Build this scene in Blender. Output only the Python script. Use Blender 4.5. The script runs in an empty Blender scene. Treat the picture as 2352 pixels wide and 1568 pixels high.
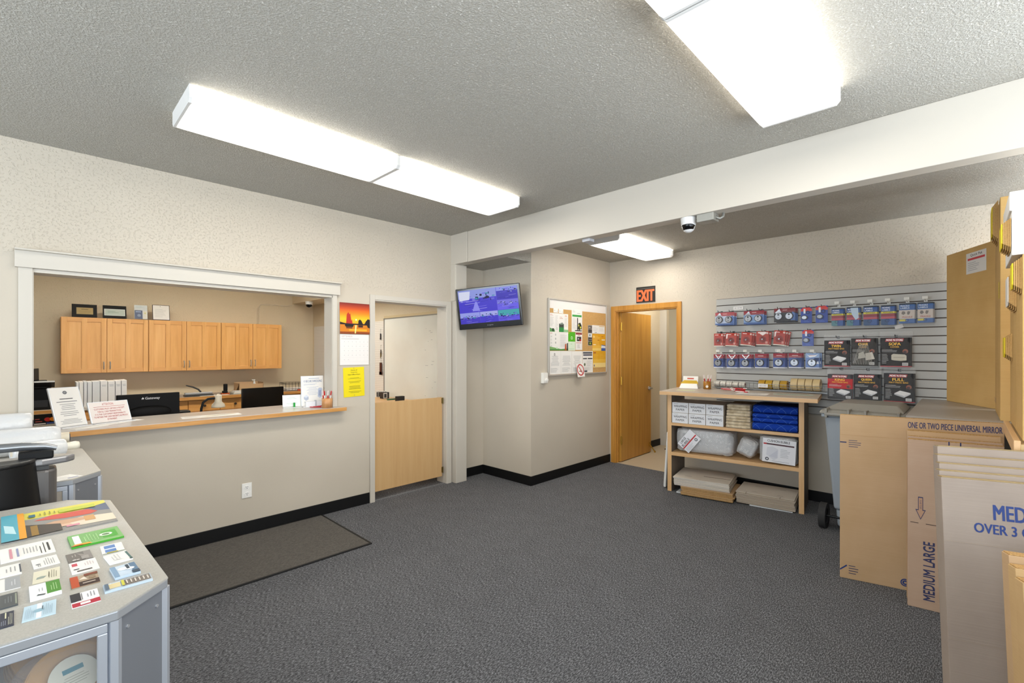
import bpy, math, random
from mathutils import Matrix, Vector
R = math.radians
PI = math.pi
rnd = random.Random(7)
S = bpy.context.scene
COL = S.collection

# ------------------------------------------------------------------ camera
cam = bpy.data.cameras.new('camera'); cam.sensor_width = 36; cam.lens = 1070 / 2352 * 36
cam.shift_y = (806 - 784) / 2352; cam.clip_start = 0.02
co = bpy.data.objects.new('camera', cam); COL.objects.link(co)
co.location = (0, 0, 1.5); co.rotation_euler = (R(90), 0, R(44.35 - 90))
S.camera = co
# ------------------------------------------------------------------ world, exposure
S.view_settings.view_transform = 'Standard'; S.view_settings.look = 'None'
S.view_settings.gamma = 1; S.view_settings.use_curve_mapping = False
S.view_settings.exposure = 0.58
w = bpy.data.worlds.new('world'); S.world = w; w.use_nodes = True
bg = w.node_tree.nodes['Background']; bg.inputs[0].default_value = (.80, .90, 1.0, 1); bg.inputs[1].default_value = 1.2
S.cycles.max_bounces = 10; S.cycles.diffuse_bounces = 6; S.cycles.transparent_max_bounces = 16
# daylight falling through the shop windows behind the camera
def window_light(name, loc, rot, sx, sy, power, col):
    l = bpy.data.lights.new(name, 'AREA'); l.shape = 'RECTANGLE'; l.size = sx; l.size_y = sy; l.energy = power; l.color = col
    o = bpy.data.objects.new(name, l); COL.objects.link(o); o.location = loc; o.rotation_euler = rot
    return o
window_light('daylight_front', (-3.15, 1.3, 1.65), (0, R(-148), 0), 1.7, 4.0, 175, (.80, .90, 1))
window_light('daylight_right', (1.8, -1.95, 1.65), (R(148), 0, 0), 6.4, 1.7, 200, (.84, .92, 1))

# ------------------------------------------------------------------ materials
def lin(h):
    h = h.lstrip('#'); v = [int(h[i:i + 2], 16) / 255 for i in (0, 2, 4)]
    return [x / 12.92 if x <= .04045 else ((x + .055) / 1.055) ** 2.4 for x in v] + [1]
_C = {}
def C(h, rough=.55, metal=0, spec=.5, emit=0, alpha=1, coat=0):
    k = (h, rough, metal, spec, emit, alpha, coat)
    if k in _C: return _C[k]
    m = bpy.data.materials.new('paint_' + h.strip('#')); m.use_nodes = True
    b = m.node_tree.nodes['Principled BSDF']
    b.inputs['Base Color'].default_value = lin(h); b.inputs['Roughness'].default_value = rough
    b.inputs['Metallic'].default_value = metal; b.inputs['Specular IOR Level'].default_value = spec
    b.inputs['Alpha'].default_value = alpha; b.inputs['Coat Weight'].default_value = coat
    if emit:
        b.inputs['Emission Color'].default_value = lin(h); b.inputs['Emission Strength'].default_value = emit
    _C[k] = m
    return m
def nodes(m): return m.node_tree.nodes, m.node_tree.links
def tex_coord(N, L, kind='Object', scale=(1, 1, 1)):
    t = N.new('ShaderNodeTexCoord'); mp = N.new('ShaderNodeMapping'); mp.inputs['Scale'].default_value = scale
    L.new(t.outputs[kind], mp.inputs[0]); return mp.outputs[0]
def pos(N): return N.new('ShaderNodeNewGeometry').outputs['Position']
def noise(N, L, vec, scale, detail=2, rough=.5):
    n = N.new('ShaderNodeTexNoise'); n.inputs['Scale'].default_value = scale; n.inputs['Detail'].default_value = detail
    n.inputs['Roughness'].default_value = rough; L.new(vec, n.inputs['Vector']); return n.outputs['Fac']
def ramp(N, L, fac, stops):
    r = N.new('ShaderNodeValToRGB'); e = r.color_ramp.elements
    while len(e) < len(stops): e.new(.5)
    for i, (p, c) in enumerate(stops): e[i].position = p; e[i].color = lin(c) if isinstance(c, str) else (c, c, c, 1)
    L.new(fac, r.inputs[0]); return r.outputs[0]
def bump(N, L, b, h, strength, dist):
    n = N.new('ShaderNodeBump'); n.inputs['Strength'].default_value = strength; n.inputs['Distance'].default_value = dist
    L.new(h, n.inputs['Height']); L.new(n.outputs[0], b.inputs['Normal']); return n
def new(name, rough=.6, spec=.5):
    m = bpy.data.materials.new(name); m.use_nodes = True; b = m.node_tree.nodes['Principled BSDF']
    b.inputs['Roughness'].default_value = rough; b.inputs['Specular IOR Level'].default_value = spec
    return m, b

def wall_mat(name, col, band=2.1):
    """smooth painted panel below the band height, orange-peel plaster above"""
    m, b = new(name, .55, .35); N, L = nodes(m); p = pos(N)
    n1 = noise(N, L, p, 70, 3, .6)
    h = ramp(N, L, n1, [(.54, 1.0), (.68, 0.0)])
    sep = N.new('ShaderNodeSeparateXYZ'); L.new(p, sep.inputs[0])
    n2 = noise(N, L, p, 9, 2)
    ad = N.new('ShaderNodeMath'); ad.operation = 'MULTIPLY_ADD'; L.new(n2, ad.inputs[0]); ad.inputs[1].default_value = .05; L.new(sep.outputs[2], ad.inputs[2])
    mr = N.new('ShaderNodeMapRange'); mr.inputs[1].default_value = band; mr.inputs[2].default_value = band + .05
    mr.inputs[3].default_value = .06; mr.inputs[4].default_value = 1; L.new(ad.outputs[0], mr.inputs[0])
    bu = bump(N, L, b, h, 1, .0018); L.new(mr.outputs[0], bu.inputs['Strength'])
    big = noise(N, L, p, 1.3, 3)
    c = ramp(N, L, big, [(.3, col[0]), (.7, col[1])]); L.new(c, b.inputs['Base Color'])
    return m
WALL = wall_mat('wall_paint', ('#bfb5a5', '#c6bcac'))
WALLO = wall_mat('office_wall_paint', ('#cfc1a6', '#d5c7ac'), 1.83)
def ceil_mat():
    m, b = new('textured_ceiling', .8, .2); N, L = nodes(m); p = pos(N)
    n1 = noise(N, L, p, 115, 5, .65)
    h = ramp(N, L, n1, [(.36, 0.0), (.64, 1.0)])
    bump(N, L, b, h, 1, .014)
    c = ramp(N, L, n1, [(.35, '#d9d2c3'), (.65, '#f1ece1')]); L.new(c, b.inputs['Base Color'])  # pits of the relief tinted darker, their shade put into the colour
    return m
CEIL = ceil_mat()
def carpet_mat(name, a, bcol, c3):
    m, b = new(name, .95, .1); N, L = nodes(m); p = pos(N)
    mp = N.new('ShaderNodeMapping'); mp.inputs['Scale'].default_value = (1, 2.8, 1); mp.inputs['Rotation'].default_value = (0, 0, .15); L.new(p, mp.inputs[0])
    n1 = noise(N, L, mp.outputs[0], 66, 5, .8)
    n2 = noise(N, L, p, 6, 3)
    mx = N.new('ShaderNodeMath'); mx.operation = 'MULTIPLY_ADD'; L.new(n2, mx.inputs[0]); mx.inputs[1].default_value = .03; L.new(n1, mx.inputs[2])
    c = ramp(N, L, mx.outputs[0], [(.44, a), (.52, bcol), (.60, c3)]); L.new(c, b.inputs['Base Color'])
    bump(N, L, b, n1, .8, .01)
    b.inputs['Sheen Weight'].default_value = .12
    return m
CARPET = carpet_mat('grey_loop_carpet', '#2a2b2e', '#525357', '#909196')
MAT = carpet_mat('brown_grey_mat', '#4c4843', '#5d5852', '#6a655f')
def wood_mat(name, c1, c2, c3, axis=2, sc=1.0, rough=.38):
    m, b = new(name, rough, .5); N, L = nodes(m)
    s = [14 * sc, 14 * sc, 14 * sc]; s[axis] = .9 * sc
    v = tex_coord(N, L, 'Object', s)
    n1 = noise(N, L, v, 1.4, 5, .6)
    s2 = [90 * sc] * 3; s2[axis] = 3 * sc
    n2 = noise(N, L, tex_coord(N, L, 'Object', s2), 1, 3)
    mx = N.new('ShaderNodeMath'); mx.operation = 'MULTIPLY_ADD'; L.new(n2, mx.inputs[0]); mx.inputs[1].default_value = .22; L.new(n1, mx.inputs[2])
    c = ramp(N, L, mx.outputs[0], [(.35, c1), (.6, c2), (.85, c3)]); L.new(c, b.inputs['Base Color'])
    return m
MAPLE = wood_mat('honey_maple', '#d39a50', '#dfa75f', '#e8b570')
MAPLEH = wood_mat('honey_maple_rail', '#d0964d', '#dca25c', '#e4af6b', axis=0)
BIRCH = wood_mat('birch_plywood', '#c49c69', '#caa370', '#cea977', rough=.5)
OAKDOOR = wood_mat('stained_door_veneer', '#a26e26', '#b98537', '#c49244', rough=.3)
OAKTRIM = wood_mat('stained_door_trim', '#a56d22', '#c08637', '#cc9447', rough=.35)
BEECH = wood_mat('pale_beech_laminate', '#c49a68', '#d4ab7a', '#dcb88c', axis=0, rough=.4)
BEECHV = wood_mat('pale_beech_edge', '#c49a68', '#d4ab7a', '#dcb88c', axis=2, rough=.4)
EDGE = wood_mat('plywood_edge', '#b07a3a', '#c78e4a', '#d3a05e', axis=0, sc=2)
GREYWOOD = wood_mat('grey_brown_laminate', '#6d645a', '#7b7166', '#857b70', rough=.6)
def card_mat(name, c1, c2, axis=0):
    m, b = new(name, .75, .25); N, L = nodes(m)
    s = [3, 3, 3]; s[axis] = 3; s[2 if axis != 2 else 0] = 160
    n2 = noise(N, L, tex_coord(N, L, 'Object', s), 1, 2)
    n1 = noise(N, L, tex_coord(N, L, 'Object', (4, 4, 4)), 1, 3)
    mx = N.new('ShaderNodeMath'); mx.operation = 'MULTIPLY_ADD'; L.new(n2, mx.inputs[0]); mx.inputs[1].default_value = .3; L.new(n1, mx.inputs[2])
    c = ramp(N, L, mx.outputs[0], [(.4, c1), (.85, c2)]); L.new(c, b.inputs['Base Color'])
    bump(N, L, b, n2, .15, .002)
    return m
KRAFT = card_mat('kraft_cardboard', '#b4956f', '#be9f7c')
KRAFTP = card_mat('pinkish_cardboard', '#af937c', '#b99f89')
KRAFTG = card_mat('pale_cardboard', '#93857a', '#9e9084')
KRAFTY = card_mat('golden_cardboard', '#bf9a5e', '#caa66c')
KRAFTW = card_mat('off_white_cardboard', '#c8bfb3', '#d3cbc0')
WHITEC = C('#eceae6', .6)
def rough_edge():
    m, b = new('corrugated_edge', .9, .1); N, L = nodes(m)
    n = noise(N, L, tex_coord(N, L, 'Object', (1, 1, 1)), 220, 2)
    c = ramp(N, L, n, [(.4, '#9c794e'), (.6, '#b6925f')]); L.new(c, b.inputs['Base Color']); return m
CORR = rough_edge()
TRIMW = C('#c4bdb0', .5); TRIMC = C('#c6bfb3', .5)
BLACKB = C('#0c0c0d', .5, 0, .3)
ALU = C('#c3c8d0', .38, .55); ALUD = C('#7d8086', .42, .3); STEEL = C('#b9b9b9', .3, .9); BRASS = C('#c9a24a', .3, .9)
PAPER = C('#e8e5e0', .65); BLK = C('#0b0b0c', .5, 0, .25); BLKG = C('#060607', .2, 0, .3); DKG = C('#2b2b2d', .5)
WIRE = C('#9b9c98', .35, .8)
def clear_mat(name, tint='#ffffff', fac=.22, bmp=0, sc=60, rough=.12, edge=.3):
    m = bpy.data.materials.new(name); m.use_nodes = True; N, L = nodes(m); N.clear()
    out = N.new('ShaderNodeOutputMaterial'); mix = N.new('ShaderNodeMixShader'); tr = N.new('ShaderNodeBsdfTransparent')
    tr.inputs[0].default_value = lin(tint)
    g = N.new('ShaderNodeBsdfPrincipled'); g.inputs['Base Color'].default_value = lin('#e9ebee'); g.inputs['Roughness'].default_value = rough
    g.inputs['Specular IOR Level'].default_value = .9
    lw = N.new('ShaderNodeLayerWeight'); lw.inputs[0].default_value = .35
    ma = N.new('ShaderNodeMath'); ma.operation = 'MULTIPLY_ADD'; ma.use_clamp = True; ma.inputs[1].default_value = edge; ma.inputs[2].default_value = fac
    L.new(lw.outputs['Facing'], ma.inputs[0])
    if bmp:
        n = noise(N, L, pos(N), sc, 3)
        bu = N.new('ShaderNodeBump'); bu.inputs['Strength'].default_value = bmp; bu.inputs['Distance'].default_value = .01
        L.new(n, bu.inputs['Height']); L.new(bu.outputs[0], g.inputs['Normal']); L.new(bu.outputs[0], lw.inputs['Normal'])
    L.new(ma.outputs[0], mix.inputs[0]); L.new(tr.outputs[0], mix.inputs[1]); L.new(g.outputs[0], mix.inputs[2]); L.new(mix.outputs[0], out.inputs[0])
    return m
BLISTER = clear_mat('blister_plastic', fac=.03, edge=.2)
FILMBAG = clear_mat('thin_clear_film', fac=.05, bmp=1, sc=40, edge=.3)
BUBBLE = clear_mat('bubble_film', fac=.30, bmp=1, sc=26, rough=.08, edge=.6)
GLASS = clear_mat('display_glass', fac=.05)
ACRYL = clear_mat('clear_acrylic', fac=.06)
STRETCH = clear_mat('stretch_film_roll', fac=.62, bmp=.5, sc=45, rough=.25)
def tube_light_mat():
    m = bpy.data.materials.new('lit_diffuser'); m.use_nodes = True; b = m.node_tree.nodes['Principled BSDF']
    b.inputs['Base Color'].default_value = (.9, .9, .88, 1); b.inputs['Roughness'].default_value = .4
    b.inputs['Emission Color'].default_value = (1, .95, .86, 1); N, L = nodes(m); t = N.new('ShaderNodeTexCoord'); sp = N.new('ShaderNodeSeparateXYZ'); L.new(t.outputs['Object'], sp.inputs[0])
    ab = N.new('ShaderNodeMath'); ab.operation = 'ABSOLUTE'; L.new(sp.outputs[1], ab.inputs[0])
    mu = N.new('ShaderNodeMath'); mu.operation = 'MULTIPLY'; mu.inputs[1].default_value = 5; L.new(ab.outputs[0], mu.inputs[0])
    g1 = ramp(N, L, mu.outputs[0], [(0, .75), (.45, 1.0), (.75, .7), (.88, .12), (.925, .30)])
    x1 = N.new('ShaderNodeMath'); x1.operation = 'SUBTRACT'; L.new(sp.outputs[0], x1.inputs[0]); x1.inputs[1].default_value = .59
    x2 = N.new('ShaderNodeMath'); x2.operation = 'ABSOLUTE'; L.new(x1.outputs[0], x2.inputs[0])
    g2 = ramp(N, L, x2.outputs[0], [(.47, 1.0), (.58, .07)])
    m1 = N.new('ShaderNodeMath'); m1.operation = 'MULTIPLY'; L.new(g1, m1.inputs[0]); L.new(g2, m1.inputs[1])
    m2 = N.new('ShaderNodeMath'); m2.operation = 'MULTIPLY'; m2.name = 'power'; L.new(m1.outputs[0], m2.inputs[0]); m2.inputs[1].default_value = 11.5
    L.new(m2.outputs[0], b.inputs['Emission Strength'])
    return m
LITM = tube_light_mat()

# ------------------------------------------------------------------ mesh builder
_T = {}
def text_polys(s, bold=0.0):
    k = (s, bold)
    if k in _T: return _T[k]
    cu = bpy.data.curves.new('t', 'FONT'); cu.body = s; cu.size = 1; cu.resolution_u = 3; cu.fill_mode = 'BOTH'
    o = bpy.data.objects.new('t', cu); COL.objects.link(o)
    dg = bpy.context.evaluated_depsgraph_get(); ev = o.evaluated_get(dg); me = ev.to_mesh()
    vs = [(v.co.x, v.co.y) for v in me.vertices]; fs = [tuple(p.vertices) for p in me.polygons]
    ev.to_mesh_clear(); bpy.data.objects.remove(o); bpy.data.curves.remove(cu)
    x0 = min(v[0] for v in vs); x1 = max(v[0] for v in vs); y0 = min(v[1] for v in vs); y1 = max(v[1] for v in vs)
    _T[k] = ([((x - x0) / (x1 - x0), (y - y0) / (y1 - y0)) for x, y in vs], fs)
    return _T[k]
class M:
    def __init__(s, mat=None): s.v = []; s.f = []; s.fm = []; s.mats = []; s.cur = 0; s.x = Matrix(); s.sm = []; s.smooth = False; s.use(mat or PAPER)
    def use(s, m):
        if m not in s.mats: s.mats.append(m)
        s.cur = s.mats.index(m); return s
    def add(s, vs, fs, sm=None):
        n = len(s.v); s.v += [tuple(s.x @ Vector(p)) for p in vs]
        for f in fs: s.f.append(tuple(i + n for i in f)); s.fm.append(s.cur); s.sm.append(s.smooth if sm is None else sm)
        return s
    def box(s, x0, x1, y0, y1, z0, z1):
        return s.add([(x0, y0, z0), (x1, y0, z0), (x1, y1, z0), (x0, y1, z0), (x0, y0, z1), (x1, y0, z1), (x1, y1, z1), (x0, y1, z1)],
                     [(0, 3, 2, 1), (4, 5, 6, 7), (0, 1, 5, 4), (1, 2, 6, 5), (2, 3, 7, 6), (3, 0, 4, 7)], False)
    def prism(s, poly, z0, z1):
        n = len(poly)
        return s.add([(x, y, z0) for x, y in poly] + [(x, y, z1) for x, y in poly],
                     [tuple(range(n))[::-1], tuple(range(n, 2 * n))] + [(i, (i + 1) % n, n + (i + 1) % n, n + i) for i in range(n)], False)
    def cyl(s, a, b, r, n=16, r2=None, cap=True):
        a, b = Vector(a), Vector(b); d = (b - a).normalized(); u = d.orthogonal().normalized(); w = d.cross(u); r2 = r if r2 is None else r2
        vs = [a + (u * math.cos(2 * PI * i / n) + w * math.sin(2 * PI * i / n)) * r for i in range(n)] + [b + (u * math.cos(2 * PI * i / n) + w * math.sin(2 * PI * i / n)) * r2 for i in range(n)]
        s.add(vs, [(i, (i + 1) % n, n + (i + 1) % n, n + i) for i in range(n)], True)
        if cap: s.add(vs, [tuple(range(n))[::-1], tuple(range(n, 2 * n))], False)
        return s
    def ring(s, a, b, r, ri, n=24):
        """hollow roll"""
        a, b = Vector(a), Vector(b); d = (b - a).normalized(); u = d.orthogonal().normalized(); w = d.cross(u)
        cir = lambda c, q: [c + (u * math.cos(2 * PI * i / n) + w * math.sin(2 * PI * i / n)) * q for i in range(n)]
        vs = cir(a, r) + cir(b, r) + cir(b, ri) + cir(a, ri)
        for k in range(4):
            s.add(vs, [(k * n + i, k * n + (i + 1) % n, ((k + 1) % 4) * n + (i + 1) % n, ((k + 1) % 4) * n + i) for i in range(n)], k in (0, 2))
        return s
    def tube(s, pts, r, n=8):
        for i in range(len(pts) - 1): s.cyl(pts[i], pts[i + 1], r, n)
        return s
    def sweep(s, pts, r, n=10):
        pts = [Vector(p) for p in pts]; rings = []; u = None
        for i, p in enumerate(pts):
            d = (pts[min(i + 1, len(pts) - 1)] - pts[max(i - 1, 0)]).normalized()
            u = d.orthogonal().normalized() if u is None else (u - d * u.dot(d)).normalized()
            w = d.cross(u); rr = r[i] if isinstance(r, (list, tuple)) else r
            rings.append([p + (u * math.cos(2 * PI * k / n) + w * math.sin(2 * PI * k / n)) * rr for k in range(n)])
        s.add(sum(rings, []), [(i * n + k, i * n + (k + 1) % n, (i + 1) * n + (k + 1) % n, (i + 1) * n + k) for i in range(len(pts) - 1) for k in range(n)], True)
        s.add(rings[0] + rings[-1], [tuple(range(n))[::-1], tuple(range(n, 2 * n))], False)
        return s
    def lathe(s, prof, n=24, c=(0, 0, 0)):
        vs = [(c[0] + r * math.cos(2 * PI * k / n), c[1] + r * math.sin(2 * PI * k / n), c[2] + z) for r, z in prof for k in range(n)]
        return s.add(vs, [(i * n + k, i * n + (k + 1) % n, (i + 1) * n + (k + 1) % n, (i + 1) * n + k) for i in range(len(prof) - 1) for k in range(n)], True)
    def grid(s, fn, nu, nv, sm=True):
        vs = [fn(i / nu, j / nv) for j in range(nv + 1) for i in range(nu + 1)]
        return s.add(vs, [(j * (nu + 1) + i, j * (nu + 1) + i + 1, (j + 1) * (nu + 1) + i + 1, (j + 1) * (nu + 1) + i) for j in range(nv) for i in range(nu)], sm)
    def blob(s, cx, cy, cz, ax, ay, az, e=.35, nu=28, nv=16, wob=0, seed=0, fr=9):
        """super-ellipsoid: soft pillow / bag / folded cloth; wob = surface unevenness"""
        from mathutils import noise as mn
        sg = lambda t, p: math.copysign(abs(t) ** p, t)
        def fn(i, j):
            a = i * 2 * PI; b = (j - .5) * PI
            x = sg(math.cos(b), e) * sg(math.cos(a), e); y = sg(math.cos(b), e) * sg(math.sin(a), e); z = sg(math.sin(b), e)
            q = Vector((cx + ax * x, cy + ay * y, cz + az * z))
            k = 1 + wob * mn.noise(q * fr + Vector((seed, seed * 2, 0)))
            return (cx + ax * x * k, cy + ay * y * k, cz + az * z * k)
        return s.grid(fn, nu, nv)
    def text(s, t, x0, y0, x1, y1, z, bold=0.0, rot=0):
        if bold:      # heavier strokes: the same glyphs laid a hair apart
            e = bold * .55 * (abs(y1 - y0) if rot == 0 else abs(x1 - x0)); ex, ey = e, e * .5
            for k, (dx, dy) in enumerate(((-ex, -ey), (ex, -ey), (-ex, ey), (ex, ey))):
                s.text(t, x0 + ex + dx, y0 + ey + dy, x1 - ex + dx, y1 - ey + dy, z + 4e-5 * k, 0, rot)
            x0, x1, y0, y1, z = x0 + ex, x1 - ex, y0 + ey, y1 - ey, z + 1.6e-4
        vs, fs = text_polys(t)
        if rot == 0: q = [(x0 + (x1 - x0) * a, y0 + (y1 - y0) * b, z) for a, b in vs]
        elif rot == 90: q = [(x1 - (x1 - x0) * b, y0 + (y1 - y0) * a, z) for a, b in vs]     # reads upwards
        else: q = [(x0 + (x1 - x0) * b, y1 - (y1 - y0) * a, z) for a, b in vs]                # reads downwards
        return s.add(q, fs, False)
    def ops(s, W, H, ops, z0, dz=.00025, seed=1):
        rg = random.Random(seed)
        X = lambda a: (a - .5) * W; Y = lambda a: (a - .5) * H
        for k, o in enumerate(ops):
            z = z0 + dz * (k + 1)
            if o[0] == 'r': _, a, b, c, d, col = o[:6]; s.use(col if not isinstance(col, str) else C(col)); s.add([(X(a), Y(b), z), (X(c), Y(b), z), (X(c), Y(d), z), (X(a), Y(d), z)], [(0, 1, 2, 3)], False)
            elif o[0] == 'p': s.use(C(o[2])); s.add([(X(a), Y(b), z) for a, b in o[1]], [tuple(range(len(o[1])))], False)
            elif o[0] == 'c':
                _, a, b, r, col = o[:5]; n = 24; ay = o[5] if len(o) > 5 else 1; s.use(C(col))
                s.add([(X(a) + r * H * math.cos(2 * PI * i / n), Y(b) + ay * r * H * math.sin(2 * PI * i / n), z) for i in range(n)], [tuple(range(n))], False)
            elif o[0] == 'o':
                _, a, b, r, ri, col = o[:6]; n = 28; s.use(C(col))
                vs = [(X(a) + q * H * math.cos(2 * PI * i / n), Y(b) + q * H * math.sin(2 * PI * i / n), z) for q in (r, ri) for i in range(n)]
                s.add(vs, [(i, (i + 1) % n, n + (i + 1) % n, n + i) for i in range(n)], False)
            elif o[0] == 't': s.use(C(o[6])); s.text(o[1], X(o[2]), Y(o[3]), X(o[4]), Y(o[5]), z, o[7] if len(o) > 7 else 0.0, o[8] if len(o) > 8 else 0)
            elif o[0] == 'l':
                _, a, b, c, d, n, col = o[:7]; mode = o[7] if len(o) > 7 else ''; s.use(C(col))
                h = (d - b) / n
                for i in range(n):
                    y = d - h * (i + .7); ln = (c - a) * rg.uniform(.6, 1); xa = (a + c - ln) / 2 if mode == 'c' else a
                    s.add([(X(xa), Y(y), z), (X(xa + ln), Y(y), z), (X(xa + ln), Y(y + h * (.26 if n > 1 else .42)), z), (X(xa), Y(y + h * (.26 if n > 1 else .42)), z)], [(0, 1, 2, 3)], False)
        return s
    def obj(s, name, parent=None, mx=None, auto=False, bevel=0, seg=2, sub=0):
        me = bpy.data.meshes.new(name); vs = s.v
        off = Vector((0, 0, 0))
        if auto:
            xs = [v[0] for v in vs]; ys = [v[1] for v in vs]; zs = [v[2] for v in vs]
            off = Vector(((min(xs) + max(xs)) / 2, (min(ys) + max(ys)) / 2, min(zs))); vs = [tuple(Vector(v) - off) for v in vs]
        me.from_pydata(vs, [], s.f)
        for m in s.mats: me.materials.append(m)
        me.polygons.foreach_set('material_index', s.fm); me.polygons.foreach_set('use_smooth', s.sm); me.update()
        o = bpy.data.objects.new(name, me); COL.objects.link(o)
        if parent: o.parent = parent
        if auto: o.location = off
        if mx is not None: o.matrix_local = mx
        if bevel:
            b = o.modifiers.new('bevel', 'BEVEL'); b.width = bevel; b.segments = seg; b.limit_method = 'ANGLE'
        if sub:
            q = o.modifiers.new('sub', 'SUBSURF'); q.levels = sub; q.render_levels = sub
        return o
def tag(o, label=None, cat=None, group=None, kind=None):
    if label: o['label'] = label
    if cat: o['category'] = cat
    if group: o['group'] = group
    if kind: o['kind'] = kind
    return o
def thing(name, label, cat, loc=(0, 0, 0), rz=0, group=None, mx=None):
    o = bpy.data.objects.new(name, None); COL.objects.link(o); o.empty_display_size = .05
    if mx is not None: o.matrix_local = mx
    else: o.location = loc; o.rotation_euler = (0, 0, rz)
    return tag(o, label, cat, group)
def struct(m, name, **k): return tag(m.obj(name, **k), kind='structure')
def B(mat, *a): return M(mat).box(*a)
def copy_tree(o, parent=None):
    c = o.copy(); COL.objects.link(c)
    if parent: c.parent = parent
    for ch in list(o.children): copy_tree(ch, c)
    return c
# frames: local x = reading direction, y = up the page, z = out of the face
def onX(x, y, z, tilt=0, roll=0):   # on a wall facing -X
    return Matrix.Translation((x, y, z)) @ Matrix(((0, 0, -1, 0), (-1, 0, 0, 0), (0, 1, 0, 0), (0, 0, 0, 1))) @ Matrix.Rotation(tilt, 4, 'X') @ Matrix.Rotation(roll, 4, 'Z')
def onY(x, y, z, tilt=0, roll=0):   # on a wall facing -Y
    return Matrix.Translation((x, y, z)) @ Matrix(((1, 0, 0, 0), (0, 0, -1, 0), (0, 1, 0, 0), (0, 0, 0, 1))) @ Matrix.Rotation(tilt, 4, 'X') @ Matrix.Rotation(roll, 4, 'Z')
def onZ(x, y, z, a=0): return Matrix.Translation((x, y, z)) @ Matrix.Rotation(a, 4, 'Z')
def face(x, y, z, yaw, tilt=0, roll=0):
    """upright face whose reading direction is at angle yaw in plan; tilt leans the top away"""
    return Matrix.Translation((x, y, z)) @ Matrix.Rotation(yaw, 4, 'Z') @ Matrix.Rotation(PI / 2 - tilt, 4, 'X') @ Matrix.Rotation(roll, 4, 'Z')
def sheet(name, W, H, mx, ops=(), base=None, t=.0008, label=None, cat='paper', group=None, parent=None, seed=1, back=None):
    m = M(back or base or PAPER); m.box(-W / 2, W / 2, -H / 2, H / 2, 0, t); m.ops(W, H, ops, t, seed=seed)
    o = m.obj(name, parent, mx=mx)
    return tag(o, label, cat if label else None, group)

# ------------------------------------------------------------------ the room
Z1, Z2, ZS = 2.82, 2.70, 2.49
m = M(CARPET).box(-3, 3.42, -1.6, 8.3, -.1, 0).box(3.42, 5.46, -1.6, 4.4, -.1, 0); struct(m, 'floor')
HB = new('hall_vinyl', .5)[0]; HB.node_tree.nodes['Principled BSDF'].inputs['Base Color'].default_value = lin('#b3a48c')
struct(B(HB, 5.46, 7.6, 1.0, 3.6, -.1, .002), 'floor')
m = M(CEIL).box(-3, 3.45, -1.6, 4.38, Z1, Z1 + .1).box(3.45, 5.46, -1.6, 3.475, Z2, Z2 + .2)
m.box(3.45, 3.86, 3.475, 4.38, ZS, ZS + .3)
struct(m, 'ceiling')
struct(B(C('#c9c2b2', .8), -3, 3.45, 4.38, 8.3, Z1, Z1 + .1), 'ceiling')
struct(B(C('#c9c2b2', .8), 5.46, 7.6, 1.0, 3.7, 2.5, 2.6), 'ceiling')
# left wall with the service opening and the gateway
m = M(WALL).box(-3, -.012, 4.23, 4.38, 0, Z1).box(-.012, 1.93, 4.23, 4.38, 0, .942).box(-.012, 1.93, 4.23, 4.38, 2.01, Z1)
m.box(1.93, 2.36, 4.23, 4.38, 0, Z1).box(2.36, 3.255, 4.23, 4.38, 2.012, Z1).box(3.255, 3.34, 4.23, 4.38, 0, Z1)
struct(m, 'wall_left')
m = M(WALL).box(3.857, 5.46, 3.475, 3.6, 0, Z2 + .1).box(3.857, 3.95, 3.6, 4.3, 0, Z2); struct(m, 'wall_bulletin')
struct(B(WALL, 3.40, 3.857, 4.27, 4.4, 0, Z2), 'wall_alcove')
m = M(WALL).box(5.455, 5.56, 3.40, 3.6, 0, Z2 + .1).box(5.455, 5.56, 2.51, 3.40, 2.04, Z2 + .1).box(5.455, 5.56, -1.6, 2.51, 0, Z2 + .1); struct(m, 'wall_back')
# wall behind the camera and wall on the right, both with shop windows
m = M(WALL).box(-3.1, -3, -1.6, 8.3, 0, .8).box(-3.1, -3, -1.6, 8.3, 2.5, Z1).box(-3.1, -3, -1.6, -.8, .8, 2.5).box(-3.1, -3, 3.4, 8.3, .8, 2.5); struct(m, 'wall_front')
m = M(WALL).box(-3, 5.56, -1.7, -1.6, 0, .8).box(-3, 5.56, -1.7, -1.6, 2.5, Z1).box(-3, -1.4, -1.7, -1.6, .8, 2.5).box(5.0, 5.56, -1.7, -1.6, .8, 2.5); struct(m, 'wall_right')
# office behind the counter
struct(B(WALLO, -3, 3.4, 8.2, 8.3, 0, Z1), 'wall_office_back')
m = M(WALLO).box(3.4, 3.5, 4.38, 8.3, 0, Z1); struct(m, 'wall_office_right')
struct(B(WALLO, 3.05, 3.4, 4.38, 8.2, 2.30, Z1), 'trim_4')
# hall behind the door
m = M(WALLO).box(5.56, 7.0, 3.52, 3.6, 0, 2.5).box(7.0, 7.1, 3.42, 3.6, 0, 2.5); m.use(C('#d5d0c6', .5)).box(6.985, 7.0, 3.41, 3.52, 0, 2.5)
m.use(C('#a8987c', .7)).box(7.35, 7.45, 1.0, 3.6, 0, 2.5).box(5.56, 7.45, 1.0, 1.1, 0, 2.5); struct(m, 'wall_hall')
struct(B(C('#1a1815', .9), 6.7, 7.33, 2.9, 3.3, .002, .012), 'trim_5')
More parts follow.
